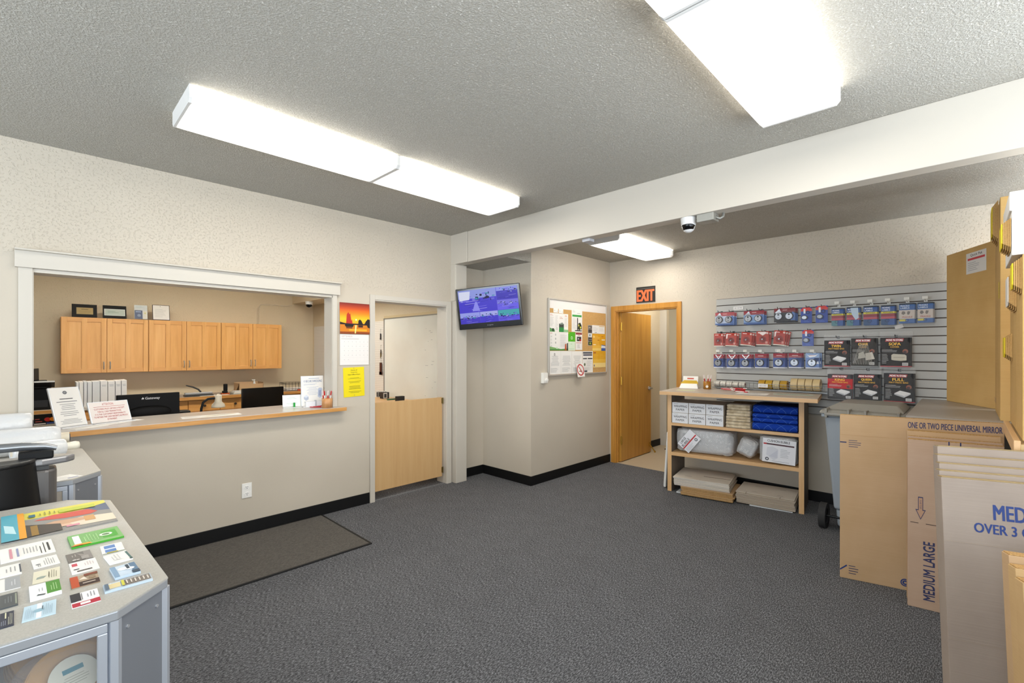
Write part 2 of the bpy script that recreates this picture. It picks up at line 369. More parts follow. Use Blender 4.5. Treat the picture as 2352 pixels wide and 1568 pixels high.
# beam, post
m = M(TRIMC).box(3.33, 3.45, -1.6, 3.94, 2.484, Z1); struct(m, 'trim_1', bevel=.004)
m = M(TRIMC).box(3.322, 3.45, 3.945, 4.23, 2.484, Z1).box(3.322, 3.36, 4.15, 4.23, 2.07, 2.484); struct(m, 'trim_2', bevel=.003)
m = M(TRIMC).box(3.332, 3.49, 4.145, 4.27, 0, 2.484); struct(m, 'trim_3', bevel=.004)
# service opening casings
m = M(TRIMC).box(-.09, 1.995, 4.195, 4.23, 2.022, 2.13).box(-.09, 1.995, 4.16, 4.23, 2.125, 2.135)
m.box(-.075, -.012, 4.212, 4.23, .98, 2.022).box(1.93, 1.972, 4.212, 4.23, .98, 2.022); struct(m, 'trim_6', bevel=.002)
m = M(TRIMC).box(-.03, -.008, 4.215, 4.385, .98, 2.012).box(1.925, 1.945, 4.22, 4.385, .98, 2.012).box(-.012, 1.93, 4.22, 4.385, 1.998, 2.02); struct(m, 'trim_7')
# gateway casings
m = M(TRIMC).box(2.307, 2.359, 4.208, 4.23, 0, 2.06).box(3.255, 3.318, 4.208, 4.23, 0, 2.06).box(2.359, 3.255, 4.208, 4.23, 2.012, 2.06)
m.box(2.345, 2.362, 4.215, 4.39, 0, 2.02).box(3.25, 3.27, 4.215, 4.39, 0, 2.02).box(2.36, 3.255, 4.215, 4.39, 2.0, 2.02); struct(m, 'trim_8', bevel=.002)
# rubber baseboards
def skirting(n, *bx):
    q = M(BLACKB)
    for b in bx: q.box(*b)
    struct(q, 'baseboard_' + n, bevel=.003)
skirting('left', (-3, 2.307, 4.22, 4.23, 0, .105)); skirting('alcove', (3.49, 3.857, 4.26, 4.27, 0, .105), (3.847, 3.857, 3.465, 4.26, 0, .105))
skirting('bulletin', (3.857, 5.455, 3.465, 3.475, 0, .105)); skirting('back', (5.445, 5.455, -1.6, 2.44, 0, .105))
skirting('hall', (5.6, 6.985, 3.51, 3.52, 0, .105))
struct(B(C('#77777a', .8), 2.36, 3.25, 4.245, 4.255, 0, .004), 'trim_9')
# stained wood door casing
m = M(OAKTRIM).box(5.435, 5.455, 3.385, 3.445, 0, 2.10).box(5.435, 5.455, 2.465, 2.515, 0, 2.10).box(5.435, 5.455, 2.515, 3.385, 2.035, 2.10)
m.box(5.445, 5.57, 3.37, 3.40, 0, 2.045).box(5.445, 5.57, 2.51, 2.53, 0, 2.045).box(5.445, 5.57, 2.53, 3.37, 2.02, 2.045).box(5.48, 5.5, 3.36, 3.372, 0, 2.03)
struct(m, 'trim_10', bevel=.003)
# the open door
d = bpy.data.objects.new('door_1', None); COL.objects.link(d); d.location = (5.515, 3.375, 0); d.rotation_euler = (0, 0, R(1.2)); d['kind'] = 'structure'
m = M(OAKDOOR).box(0, .86, -.04, -.003, .012, 2.03); m.obj('door_leaf', d, bevel=.002)
for z in (.30, 1.10, 1.83):
    q = M(BRASS).box(-.022, .014, -.047, -.041, z - .05, z + .05).cyl((-.006, -.05, z - .055), (-.006, -.05, z + .055), .009, 10); q.obj('hinge', d)
q = M(STEEL).cyl((.80, -.04, .955), (.80, -.052, .955), .03, 20).cyl((.80, -.05, .955), (.80, -.085, .955), .011, 10).box(.70, .81, -.095, -.08, .946, .964); q.obj('door_handle', d, bevel=.003)
q = M(BRASS).box(.795, .83, -.045, -.04, .10, .16).cyl((.81, -.045, .13), (.85, -.10, .03), .008, 8).cyl((.85, -.10, .035), (.855, -.107, .012), .013, 10); q.obj('door_stop', d)

# ------------------------------------------------------------------ ceiling fixtures
LITO = LITM.copy(); LITO.name = 'lit_diffuser_office'; LITO.node_tree.nodes['power'].inputs[1].default_value = 24  # stronger diffuser glow, only for the added office lights
LITO.node_tree.nodes['Principled BSDF'].inputs['Emission Color'].default_value = (1, .94, .82, 1)
def fixture(x0, y0, zc, L=1.22, Wd=.385, label='', horiz=True, h=.085, lit=None):
    t = thing('fluorescent_ceiling_light', label, 'ceiling light', (x0, y0, zc), group='wraparound ceiling lights')
    M(C('#e4e2dd', .4)).box(.014, L - .014, -Wd / 2 + .05, Wd / 2 - .05, -.03, 0).obj('housing', t)
    sec = [(-Wd / 2, -.012), (-Wd / 2, -h + .02), (-Wd / 2 + .018, -h), (Wd / 2 - .018, -h), (Wd / 2, -h + .02), (Wd / 2, -.012)]
    q = M(lit or LITM); n = len(sec)
    q.add([(x, y, z) for x in (.012, L - .012) for y, z in sec], [(i, i + 1, n + i + 1, n + i) for i in range(n - 1)], False)
    q.obj('diffuser', t)
    for a, b in ((0, .012), (L - .012, L)):
        e = M(C('#dedcd8', .4)); e.add([(x, y * 1.006, 0 if z > -.013 else z - .001) for x in (a, b) for y, z in sec], [tuple(range(n))[::-1], tuple(range(n, 2 * n))] + [(i, (i + 1) % n, n + (i + 1) % n, n + i) for i in range(n)], False)
        e.obj('end_cap', t)
    return t
fixture(.53, 2.885 + .06, Z1, 1.185, .40, 'nearer left light of the pair above the service counter')
fixture(1.716, 2.885 + .06, Z1, 1.185, .40, 'farther light of the pair above the service counter, nearest the beam')
fixture(1.65, .64, Z1, 1.17, .37, 'wide bright light at upper right in front of the beam')
fixture(.47, .64, Z1, 1.17, .37, 'light cut by the top edge, end to end with the upper right light')
fixture(4.08, 2.68, Z2, 1.21, .37, 'short-looking light behind the beam, above the exit door')
fixture(4.08, -.95, Z2, 1.21, .37, 'added unseen light behind the beam beyond the right picture edge')  # added out of frame to brighten the zone behind the beam
# unseen lights added to brighten the rooms behind (above what the openings show)
fixture(1.6, 6.2, Z1, 1.22, .37, 'right of two added unseen lights on the office ceiling behind the counter wall', lit=LITO)
fixture(-.2, 6.2, Z1, 1.22, .37, 'left of two added unseen lights on the office ceiling behind the counter wall', lit=LITO)
fixture(5.9, 2.9, 2.5, 1.0, .3, 'added unseen light on the hall ceiling behind the open door')

# ------------------------------------------------------------------ service counter
t = thing('service_counter', 'long grey laminate counter with plywood edge through the office opening', 'counter', (0, 4.15, .98))
CP = lambda e: [(-.10 + e, e), (2.035 - e, e), (2.035 - e, .055), (1.924, .055), (1.924, .56 - e), (-.006, .56 - e), (-.006, .055), (-.10 + e, .055)]
M(C('#b9b2ac', .28)).prism(CP(.003), -.004, 0).obj('worktop', t)
M(EDGE).prism(CP(0), -.036, -.004).obj('edge_band', t)
# half-height gate
t = thing('half_gate', 'flat birch plywood half-height gate closing the office doorway', 'gate', (2.368, 4.27, 0))
M(BIRCH).box(0, .848, -.02, 0, .086, .978).obj('panel', t, bevel=.0015)
for z in (.16, .94):
    M(C('#7a6a3c', .35, .8)).box(.84, .86, -.027, -.019, z - .03, z + .03).cyl((.851, -.03, z - .035), (.851, -.03, z + .035), .006, 8).obj('hinge', t)
# electrical outlet
t = thing('power_outlet', 'white duplex power outlet low on the wall under the counter', 'outlet', mx=onY(1.212, 4.229, .358))
M(C('#eceae5', .35)).box(-.037, .037, -.06, .06, 0, .005).obj('cover_plate', t, bevel=.002)
for s in (-1, 1):
    q = M(C('#f2f0ec', .3)).cyl((0, s * .027, .004), (0, s * .027, .008), .017, 20); q.use(BLK).box(-.008, -.005, s * .027 - .002, s * .027 + .007, .008, .0085).box(.005, .008, s * .027 - .002, s * .027 + .007, .008, .0085).cyl((0, s * .027 - .009, .008), (0, s * .027 - .009, .0085), .003, 8)
    q.obj('socket', t)
# thermostat
t = thing('thermostat', 'small white wall thermostat with round dial left of the bulletin board', 'thermostat', mx=onY(4.065, 3.474, 1.193))
M(C('#e7e4dc', .4)).box(-.042, .042, -.06, .06, 0, .038).obj('housing', t, bevel=.004)
M(C('#f0ede6', .35)).cyl((.012, -.022, .038), (.012, -.022, .052), .020, 20).cyl((.012, -.022, .052), (.012, -.022, .056), .008, 12).obj('dial', t)
# mat
m = M(MAT).box(.1, 1.815, 3.325, 4.2, .0, .008); m.use(C('#151515', .6)).box(.1, 1.83, 3.31, 3.325, 0, .010).box(1.815, 1.83, 3.325, 4.2, 0, .010).box(.1, 1.815, 4.2, 4.212, 0, .010)
tag(m.obj('floor_mat', auto=True), 'brownish grey entrance mat with black rubber border below the counter', 'mat')

# ------------------------------------------------------------------ calendar, notice
t = thing('wall_calendar', 'sunset calendar page hanging between the counter opening and doorway', 'calendar', mx=onY(2.152, 4.226, 1.664))
q = M(C('#b8b2ac')).box(-.152, .152, 0, .297, 0, .002)
bands = ['#7a1c0c', '#a5300b', '#c94a08', '#e06c06', '#ee8a08', '#f6a80c', '#fac018', '#f9b814', '#f0980e']
def mixc(a, b, f): return '#' + ''.join('%02x' % round(int(a[k:k + 2], 16) * (1 - f) + int(b[k:k + 2], 16) * f) for k in (1, 3, 5))
smooth = [mixc(bands[int(i / 4)], bands[min(8, int(i / 4) + 1)], i / 4 % 1) for i in range(33)]
ops = [('r', 0, .30 + .7 * (1 - (i + 1) / 33), 1, .30 + .7 * (1 - i / 33), c) for i, c in enumerate(smooth)]
ops += [('r', 0, 0, 1, .30, '#d07a0c'), ('r', 0, .0, 1, .07, '#8a3c06'), ('r', .3, .10, .9, .16, '#f3a820'), ('p', [(0, .30), (0, .38), (.08, .36), (.18, .34), (1, .33), (1, .29)], '#120504'),
        ('p', [(.20, .34), (.22, .62), (.27, .70), (.31, .63), (.335, .66), (.37, .42), (.39, .48), (.41, .33)], '#b5280c'), ('p', [(.16, .26), (.20, .22), (.42, .22), (.47, .33), (.16, .33)], '#0d0403'),
        ('p', [(.60, .31), (.61, .44), (.66, .48), (.71, .44), (.75, .36), (.78, .30)], '#120504'), ('p', [(.8, .31), (.86, .42), (.93, .5), (1, .48), (1, .2), (.93, .22), (.9, .30)], '#120504'),
        ('c', .53, .46, .028, '#fff3b0'), ('p', [(.50, .29), (.55, .29), (.52, .02), (.48, .02)], '#fbe28a'), ('r', .60, .22, .76, .29, '#3a1204'), ('r', .2, .18, .4, .21, '#4a1a05')]
q.x = Matrix.Translation((0, .1485, .002)); q.ops(.304, .297, ops, .0); q.x = Matrix()
q.obj('picture_page', t)
q = M(C('#e6e1dd')).box(-.149, .147, -.297, -.004, 0, .003); q.x = Matrix.Translation((0, -.15, .003))
q.ops(.296, .293, [('t', 'SEPTEMBER', .05, .90, .42, .96, '#b9aaa4'), ('l', .04, .83, .96, .87, 1, '#b9b2b0')] + [('r', .04, .1 + .145 * i, .96, .102 + .145 * i, '#c7c2c0') for i in range(6)] + [('r', .04 + .1314 * i, .1, .042 + .1314 * i, .83, '#d5d0cd') for i in range(8)] + [('r', .06 + .1314 * i + .07, .17 + .145 * j, .06 + .1314 * i + .09, .18 + .145 * j, '#8f8f90') for i in range(7) for j in range(5) if not (j == 0 and i > 1)], 0)
q.x = Matrix(); q.obj('date_page', t)
sheet('notice', .214, .282, onY(2.146, 4.227, 1.203, roll=R(1.5)), [('t', 'Notice of', .36, .885, .66, .925, '#23240c', .02), ('t', 'Temporary', .34, .81, .66, .85, '#23240c', .02), ('t', 'New Office Hours', .22, .735, .80, .775, '#23240c', .02),
      ('l', .2, .60, .86, .66, 2, '#6b6a10', 'c'), ('l', .2, .46, .86, .54, 2, '#6b6a10', 'c'), ('l', .2, .25, .86, .38, 3, '#55540e', 'c'), ('l', .2, .12, .86, .2, 2, '#6b6a10', 'c'), ('c', .5, .97, .012, '#6a6a66'), ('c', .5, .05, .012, '#6a6a66')],
      base=C('#e9d400', .6), label='bright yellow office hours notice pinned below the calendar', cat='notice')

# ------------------------------------------------------------------ bulletin board and its papers
t = thing('bulletin_board', 'cork bulletin board in aluminium frame on wall left of exit door', 'bulletin board', mx=onY(4.748, 3.474, 1.662))
def cork():
    m, b = new('cork', .9, .1); N, L = nodes(m); n = noise(N, L, pos(N), 160, 3)
    L.new(ramp(N, L, n, [(.35, '#b98f57'), (.65, '#cda56c')]), b.inputs['Base Color']); return m
M(cork()).box(-.595, .595, -.443, .443, 0, .010).obj('cork_panel', t)
q = M(C('#c3c0ba', .35, .5)).box(-.608, .608, .438, .455, 0, .022).box(-.608, .608, -.455, -.438, 0, .022).box(-.608, -.590, -.438, .438, 0, .022).box(.590, .608, -.438, .438, 0, .022); q.obj('frame', t, bevel=.002)
sheet('header_strip', 1.178, .10, Matrix.Translation((0, .388, .010)), [], base=C('#e3dfdb'), parent=t)
BB = 3.474 - .0112
def pinned(x0, x1, z0, z1, ops, label, base=None, lay=0, roll=0, name='pinned_sheet', seed=1, cat='paper'):
    return sheet(name, x1 - x0, z1 - z0, onY((x0 + x1) / 2, BB - lay * .002, (z0 + z1) / 2, roll=roll), ops, base=base, label=label, cat=cat, group='papers on the bulletin board', seed=seed)
GR = '#9a9a9a'; LG = '#c2c0be'
pinned(4.235, 4.322, 1.952, 2.004, [('l', .15, .3, .4, .7, 2, GR), ('l', .7, .2, .9, .4, 1, GR)], 'small white card at top left of the corkboard, left of its twin', name='business_card', cat='card')
pinned(4.334, 4.421, 1.950, 2.002, [('l', .15, .3, .4, .7, 2, GR), ('l', .7, .2, .9, .4, 1, GR)], 'small white card at top left of the corkboard, right of its twin', name='business_card', cat='card')
pinned(4.160, 4.516, 1.727, 1.946, [('p', [(0, 0), (.28, 0), (.28, .12), (.12, .17), (0, .22)], '#5e9a5c'), ('r', .14, .03, .24, .18, '#243a26'), ('r', .77, 0, 1, .14, '#8fc08a'), ('r', .50, .25, .76, .45, '#3d4440'), ('r', .50, 0, .76, .25, '#2f8a45'), ('p', [(.52, .40), (.6, .50), (.7, .52), (.74, .42)], '#8a948c'),
       ('t', 'brochure', .53, .62, .73, .66, GR), ('r', .5, 0, .502, 1, LG), ('r', .26, 0, .262, 1, LG), ('r', .765, 0, .767, 1, LG), ('l', .03, .86, .2, .94, 2, '#c25b4e'), ('l', .03, .3, .24, .8, 8, LG), ('l', .3, .25, .45, .9, 10, LG), ('c', .38, .17, .06, '#7d8a80'), ('c', .38, .17, .04, '#e8e5e0'), ('l', .53, .70, .74, .85, 2, '#c9837a'), ('l', .8, .3, .97, .8, 10, LG), ('l', .8, .86, .97, .92, 1, '#c25b4e')][:6] + [('r', .5, 0, .502, 1, LG), ('r', .26, 0, .262, 1, LG), ('r', .765, 0, .767, 1, LG), ('l', .03, .86, .2, .94, 2, '#c25b4e'), ('l', .03, .3, .24, .8, 8, LG), ('l', .3, .25, .45, .9, 10, LG), ('c', .38, .17, .06, '#7d8a80'), ('c', .38, .17, .04, '#e8e5e0'), ('l', .53, .70, .74, .85, 2, '#c9837a'), ('l', .8, .3, .97, .8, 10, LG), ('l', .8, .86, .97, .92, 1, '#c25b4e')],
       'four-panel white and green brochure below the two small cards')
pinned(4.586, 4.804, 1.737, 2.019, [('r', .06, .66, .94, .75, '#3c9a48'), ('l', .1, .85, .35, .95, 3, GR), ('l', .5, .80, .92, .84, 1, GR), ('r', .50, .08, .58, .62, '#1b1d1b'), ('p', [(.58, .12), (.62, .38), (.8, .42), (.93, .30), (.95, .12)], '#30361f'), ('c', .82, .2, .05, '#c8c63a'), ('r', .62, .25, .7, .33, '#c8c63a'), ('l', .08, .14, .45, .62, 9, LG), ('r', .3, .04, .95, .08, '#23261f'), ('c', .7, .12, .045, '#121312')],
       'white flyer with green banner and a forklift picture', name='flyer')
pinned(4.160, 4.516, 1.507, 1.726, [('p', [(0, 0), (1, 0), (1, .12), (.6, .08), (0, .22)], '#7fae6a'), ('r', 0, 0, 1, .07, '#4e8a48'), ('l', .04, .9, .2, .95, 1, '#c25b4e')] + [('c', .32, y, .05, '#6d7a72') for y in (.85, .63, .42)] + [('c', .32, y, .03, '#e8e5e0') for y in (.85, .63, .42)] + [('l', .06, .2 + .17 * i, .14, .28 + .17 * i, 2, '#7c8f80') for i in range(4)] + [('c', .38, .14, .06, '#c9dfc4'), ('l', .55, .2, .9, .9, 12, LG), ('p', [(.80, .02), (.82, .35), (.88, .38), (.90, .02)], '#b9552e'), ('p', [(.92, .02), (.92, .4), (.97, .42), (.98, .02)], '#3a3d3c'), ('r', .5, 0, .502, 1, LG)],
       'white brochure with green foot and orange unit picture, middle row left', seed=3)
pinned(4.519, 4.657, 1.617, 1.732, [('t', 'news', .12, .82, .9, .95, '#f2f6ee', .02), ('c', .5, .38, .16, '#dfeed8'), ('c', .5, .38, .11, '#5fb02e'), ('r', .03, .84, .1, .94, '#f0b020')][1:], 'bright green leaflet half with round emblem', base=C('#4fae22'), name='leaflet')
pinned(4.519, 4.657, 1.506, 1.616, [('l', .3, .7, .7, .78, 1, '#8fae8a'), ('l', .1, .1, .9, .26, 2, '#a9c3a2')], 'pale green leaflet half directly below the bright green one', base=C('#d5e4cd'), name='leaflet')
pinned(4.664, 4.804, 1.514, 1.731, [('r', .03, .88, .97, .98, '#8f2b30'), ('t', 'CAUTION', .1, .90, .9, .96, '#e8d8d4'), ('l', .2, .80, .8, .86, 1, '#c0433f', 'c'), ('r', .2, .5, .85, .76, '#3a3a3a'), ('r', .6, .5, .85, .62, '#b5382c'), ('c', .42, .64, .05, '#c9c9c9'), ('l', .1, .38, .9, .44, 1, '#c0433f'), ('l', .25, .1, .7, .34, 6, GR)][0:1] + [('l', .2, .80, .8, .86, 1, '#c0433f', 'c'), ('r', .2, .5, .85, .76, '#3a3a3a'), ('r', .6, .5, .85, .62, '#b5382c'), ('c', .42, .64, .05, '#c9c9c9'), ('l', .1, .38, .9, .44, 1, '#c0433f'), ('l', .25, .1, .7, .34, 6, GR)],
       'narrow white flyer with dark red banner and small photo', name='flyer')
pinned(4.928, 5.020, 1.570, 1.832, [('r', .05, .82, .95, .98, '#5b5552'), ('r', .05, .62, .95, .80, '#463e3a'), ('r', .05, .42, .95, .60, '#d9dcdc'), ('c', .45, .51, .05, '#4a6f8a'), ('r', .05, .22, .95, .40, '#3b3533'), ('r', .05, .02, .95, .20, '#2e3d22'), ('c', .5, .11, .05, '#a9c24a'), ('r', .15, .86, .6, .92, '#a39c96'), ('r', .2, .28, .9, .32, '#8c8680')],
       'vertical strip of small dark photos right of the bare cork', base=C('#b5b0aa'), name='photo_strip', cat='photo strip')
pinned(5.022, 5.311, 1.728, 1.836, [('r', .55, .86, .98, .93, '#c9a23a'), ('l', .05, .3, .45, .8, 4, LG), ('l', .55, .3, .95, .8, 4, LG), ('l', .2, .08, .45, .18, 1, '#4a4a4a')], 'wide white slip above the orange brochure', name='slip')
pinned(5.027, 5.327, 1.504, 1.724, [('r', 0, 0, .66, .3, '#ecca6e'), ('r', 0, .15, 1, .3, '#e6b544'), ('l', .05, .3, .6, .9, 8, '#efc76c'), ('r', .68, 0, 1, .16, '#2c56a4'), ('p', [(.66, .16), (.70, .34), (1, .30), (1, .16)], '#dfe6ee'), ('p', [(.67, .33), (.69, .37), (1, .32), (1, .28)], '#2a4a86'), ('l', .68, .8, .92, .88, 1, '#a5542f'), ('r', .7, .62, .95, .68, '#f4ead2'), ('l', .38, .6, .6, .66, 1, '#a5542f'), ('r', .05, .34, .25, .38, '#f4ead2'), ('p', [(.05, .75), (.05, .9), (.12, .9), (.18, .78)], '#f2d488')],
       'upper orange brochure with blue storage building picture', base=C('#dda014'), name='brochure')
pinned(5.041, 5.331, 1.286, 1.501, [('r', 0, 0, 1, .32, '#ecd28a'), ('r', 0, .28, 1, .5, '#e5b640'), ('l', .05, .35, .45, .85, 8, '#e8b94c'), ('l', .52, .35, .95, .85, 8, '#e8b94c'), ('r', .03, .86, .22, .93, '#a5542f'), ('r', .06, .06, .12, .18, '#4d4a8a')],
       'lower orange brochure page near the board corner', base=C('#dba21c'), name='brochure')
def textpage(x0, x1, z0, z1, label, logo, seed, lay=0):
    o = [('l', .12, .36, .88, .80, 9, GR, 'c'), ('l', .1, .08, .9, .28, 5, GR)]
    if logo: o += [('o', .45, .86, .05, .025, '#6f6c69'), ('l', .3, .79, .62, .81, 1, '#7d7d7d', 'c')]
    pinned(x0, x1, z0, z1, o, label, seed=seed, lay=lay)
textpage(4.160, 4.373, 1.227, 1.501, 'typed letter with dark logo, bottom left corner of the board', True, 4)
textpage(4.375, 4.590, 1.227, 1.501, 'typed letter without logo, second in the bottom row', False, 5)
textpage(4.592, 4.806, 1.227, 1.500, 'typed page partly covered by the no-smoking sign', False, 6)
pinned(4.811, 5.036, 1.227, 1.498, [('r', .04, .88, .94, .97, '#53555c'), ('t', 'RACTORA', .08, .79, .92, .86, '#2b2e45', .02), ('r', .04, .63, .42, .68, '#23242c'), ('r', .5, .63, .96, .68, '#23242c'), ('c', .2, .38, .07, '#6d7862'), ('l', .4, .3, .92, .58, 6, LG), ('l', .1, .1, .9, .26, 5, LG), ('r', .14, .03, .44, .10, '#4a4d55')][0:1] + [('r', .06, .79, .94, .855, '#34374a'), ('r', .04, .63, .42, .68, '#23242c'), ('r', .5, .63, .96, .68, '#23242c'), ('c', .2, .38, .07, '#6d7862'), ('l', .4, .3, .92, .58, 6, LG), ('l', .1, .1, .9, .26, 5, LG), ('r', .14, .03, .44, .10, '#4a4d55')],
       'white notice with three dark heading bars, fourth in the bottom row', name='notice', seed=8)
sheet('no_smoking_sign', .15, .165, onY(4.728, BB - .03, 1.262, tilt=R(-9), roll=R(1)), [('o', .5, .53, .44, .35, '#b8241c'), ('r', .3, .40, .72, .46, '#26211f'), ('p', [(.25, .78), (.31, .83), (.76, .27), (.70, .22)], '#b8241c'), ('o', .62, .66, .12, .10, '#a5a19d'), ('r', .28, .40, .33, .46, '#b8b3ac')],
      label='white sign with red crossed-out cigarette over the board bottom edge', cat='sign')

# ------------------------------------------------------------------ television
Cx = Vector((3.486, 3.769, 1.984)); ya, ti, ro = -1.0778, .1313, .0645
def tvbasis():
    Rv = Vector((math.cos(ya), math.sin(ya), 0)); Nv = Vector((math.sin(ya), -math.cos(ya), 0)); U = Vector((0, 0, 1))
    N2 = Nv * math.cos(ti) - U * math.sin(ti); U2 = U * math.cos(ti) + Nv * math.sin(ti)
    R3 = Rv * math.cos(ro) + U2 * math.sin(ro); U3 = U2 * math.cos(ro) - Rv * math.sin(ro)
    return Matrix(((R3.x, U3.x, N2.x, Cx.x), (R3.y, U3.y, N2.y, Cx.y), (R3.z, U3.z, N2.z, Cx.z), (0, 0, 0, 1)))
t = thing('television', 'black wall-mounted television showing purple camera views above the alcove', 'television', mx=tvbasis())
M(C('#08080a', .15)).box(-.37, .37, -.2275, .2275, -.045, 0).obj('casing', t, bevel=.006)
M(C('#18181a', .5)).box(-.30, .30, -.17, .17, -.075, -.045).obj('rear_cover', t, bevel=.01)
def scr(h):
    m_ = C(h, .25, emit=0.6); m_.node_tree.nodes['Principled BSDF'].inputs['Base Color'].default_value = (.004, .004, .006, 1); m_.node_tree.nodes['Principled BSDF'].inputs['Specular IOR Level'].default_value = .08; return m_
q = M(scr('#5a4ed0')); q.box(-.345, .345, -.165, .205, 0, .001)
rr = random.Random(3)
def view(x0, y0, x1, y1, sky, gnd, hz, seed):
    r2 = random.Random(seed); X = lambda a: x0 + (x1 - x0) * a; Y = lambda a: y0 + (y1 - y0) * a
    def poly(p, c, z): q.use(scr(c)); q.add([(X(a), Y(b), z) for a, b in p], [tuple(range(len(p)))], False)
    poly([(0, hz), (1, hz), (1, 1), (0, 1)], sky, .0012); poly([(0, 0), (1, 0), (1, hz), (0, hz)], gnd, .0012)
    for i in range(30):
        a = r2.random() * .94; b = hz + (r2.random() - .5) * .32; wv = .02 + r2.random() * .10; hh = .02 + r2.random() * .09
        poly([(a, b), (min(1, a + wv), b + .01), (min(1, a + wv), min(1, b + hh)), (a, min(1, b + hh))], r2.choice(['#2a2470', '#a9adf0', '#6a66d8', '#1b1848', '#3f90a8', '#18143c', '#7a76e0']), .0014 + i * .00003)
    for i in range(9):
        a = r2.random() * .6; b = r2.random() * hz * .8; c2 = a + .1 + r2.random() * .3
        poly([(a, b), (c2, b + .03), (min(1, c2 + .03), b + .05), (a + .02, b + .02)], r2.choice(['#3a30a8', '#8078ea', '#2b2488', '#a8a2f2']), .002 + i * .00003)
view(-.345, -.04, .10, .205, '#8f9ae0', '#4a40cc', .62, 1); view(.105, .07, .345, .205, '#9098e8', '#453bb8', .7, 2); view(.105, -.04, .345, .065, '#7a74e0', '#6e64ea', .6, 5)
view(-.345, -.165, -.11, -.045, '#98a0ea', '#4a40c0', .55, 6); view(-.105, -.165, .10, -.045, '#a8acec', '#4a40cc', .6, 7); view(.105, -.165, .345, -.045, '#48a8b0', '#6459e0', .5, 8)
q.use(scr('#d9dcf2')); q.add([(-.335, .09, .0026), (-.215, .10, .0026), (-.20, .19, .0026), (-.335, .19, .0026)], [(0, 1, 2, 3)], False)
q.use(scr('#8f8ff0')); q.add([(-.19, -.03, .0026), (-.10, -.03, .0026), (-.13, .07, .0026), (-.15, .07, .0026)], [(0, 1, 2, 3)], False)
q.obj('screen', t)
M(C('#8a8c92', .3)).text('Insignia', -.035, -.203, .035, -.190, .0006).obj('lettering', t)
t = thing('television_bracket', 'black wall bracket arm behind the television', 'bracket', (3.857, 3.80, 1.98))
q = M(BLK).box(-.012, 0, -.06, .06, -.12, .12); q.obj('wall_plate', t)
M(BLK).cyl((-.01, 0, 0), (-.17, -.06, 0), .018, 10).cyl((-.17, -.06, 0), (-.27, .0, 0), .018, 10).obj('arm', t)

# ------------------------------------------------------------------ exit sign
t = thing('exit_sign', 'black exit sign with bold orange-red letters above the wooden door', 'exit sign', mx=onX(5.454, 2.938, 2.222))
M(C('#23201d', .5)).box(-.13, .13, -.10, .10, 0, .012).obj('panel', t)
q = M(C('#f2683a', .5, emit=.12)).text('EXIT', -.122, -.085, .122, .060, .0135, .085); q.use(C('#5a554f')).box(-.12, .12, .072, .080, .012, .0126); q.obj('lettering', t)

# ------------------------------------------------------------------ things under the beam
t = thing('dome_camera', 'white dome security camera hanging under the beam', 'security camera', (3.39, 1.48, 2.484))
M(C('#dcdcdc', .35)).cyl((0, 0, 0), (0, 0, -.045), .058, 28, .052).lathe([(.052, -.045), (.046, -.06), (.046, -.062), (.036, -.09), (.02, -.102), (0, -.106)], 28).obj('housing', t)
M(BLKG).lathe([(.0475, -.052), (.047, -.062), (.037, -.088), (.018, -.1005), (0, -.104)], 28, (-.003, .0, .0015)).obj('dome', t)
t = thing('junction_box', 'galvanised metal junction box beside the dome camera under the beam', 'junction box', (3.39, 1.34, 2.484))
M(C('#a5a49d', .5, .6)).box(-.05, .05, -.06, .06, -.055, 0).obj('box', t, bevel=.003)
M(C('#8f8e88', .5, .6)).sweep([(.0, -.06, -.03), (.0, -.085, -.045), (.02, -.10, -.03), (.03, -.10, 0)], .010, 10).cyl((0, .06, -.01), (0, .09, -.01), .006, 8).obj('conduit', t)
m = M(C('#b7b8bd', .5)).box(3.37, 3.44, 2.35, 2.43, 2.460, 2.484); tag(m.obj('sensor', auto=True, bevel=.002), 'small grey contact sensor on the beam underside beside the far light', 'sensor')

# ------------------------------------------------------------------ office cabinets
def upper(x0, label):
    W_, H_ = .852, .70
    t = thing('wall_cabinet', label, 'cabinet', (x0, 7.9, 1.222), group='maple wall cabinets in the office')
    M(MAPLE).box(.001, W_ - .001, .022, .298, 0, H_).obj('body', t)
    for k in (0, 1):
        a = .003 + k * W_ / 2; b = a + W_ / 2 - .006
        q = M(MAPLE).box(a, b, .012, .021, .003, H_ - .003); f = .052; mid = (a + b) / 2
        for x in (a, b - f, mid - f / 2): q.box(x, x + f, 0, .012, .003, H_ - .003)
        q.use(MAPLEH).box(a + f, b - f, .0005, .012, .003, .003 + f).box(a + f, b - f, .0005, .012, H_ - .003 - f, H_ - .003)
        dd = q.obj('door', t, bevel=.002)
        hx = (b - .028) if k == 0 else a + .028
        M(STEEL).tube([(hx, 0, .05), (hx, -.024, .055), (hx, -.028, .095), (hx, -.024, .135), (hx, 0, .14)], .006, 8).obj('handle', dd)
    return t
upper(.215, 'wall cabinet under the two black plaques, leftmost of three')
upper(1.069, 'middle wall cabinet, right of the framed certificate')
upper(1.923, 'rightmost wall cabinet, where the camera wires come down')
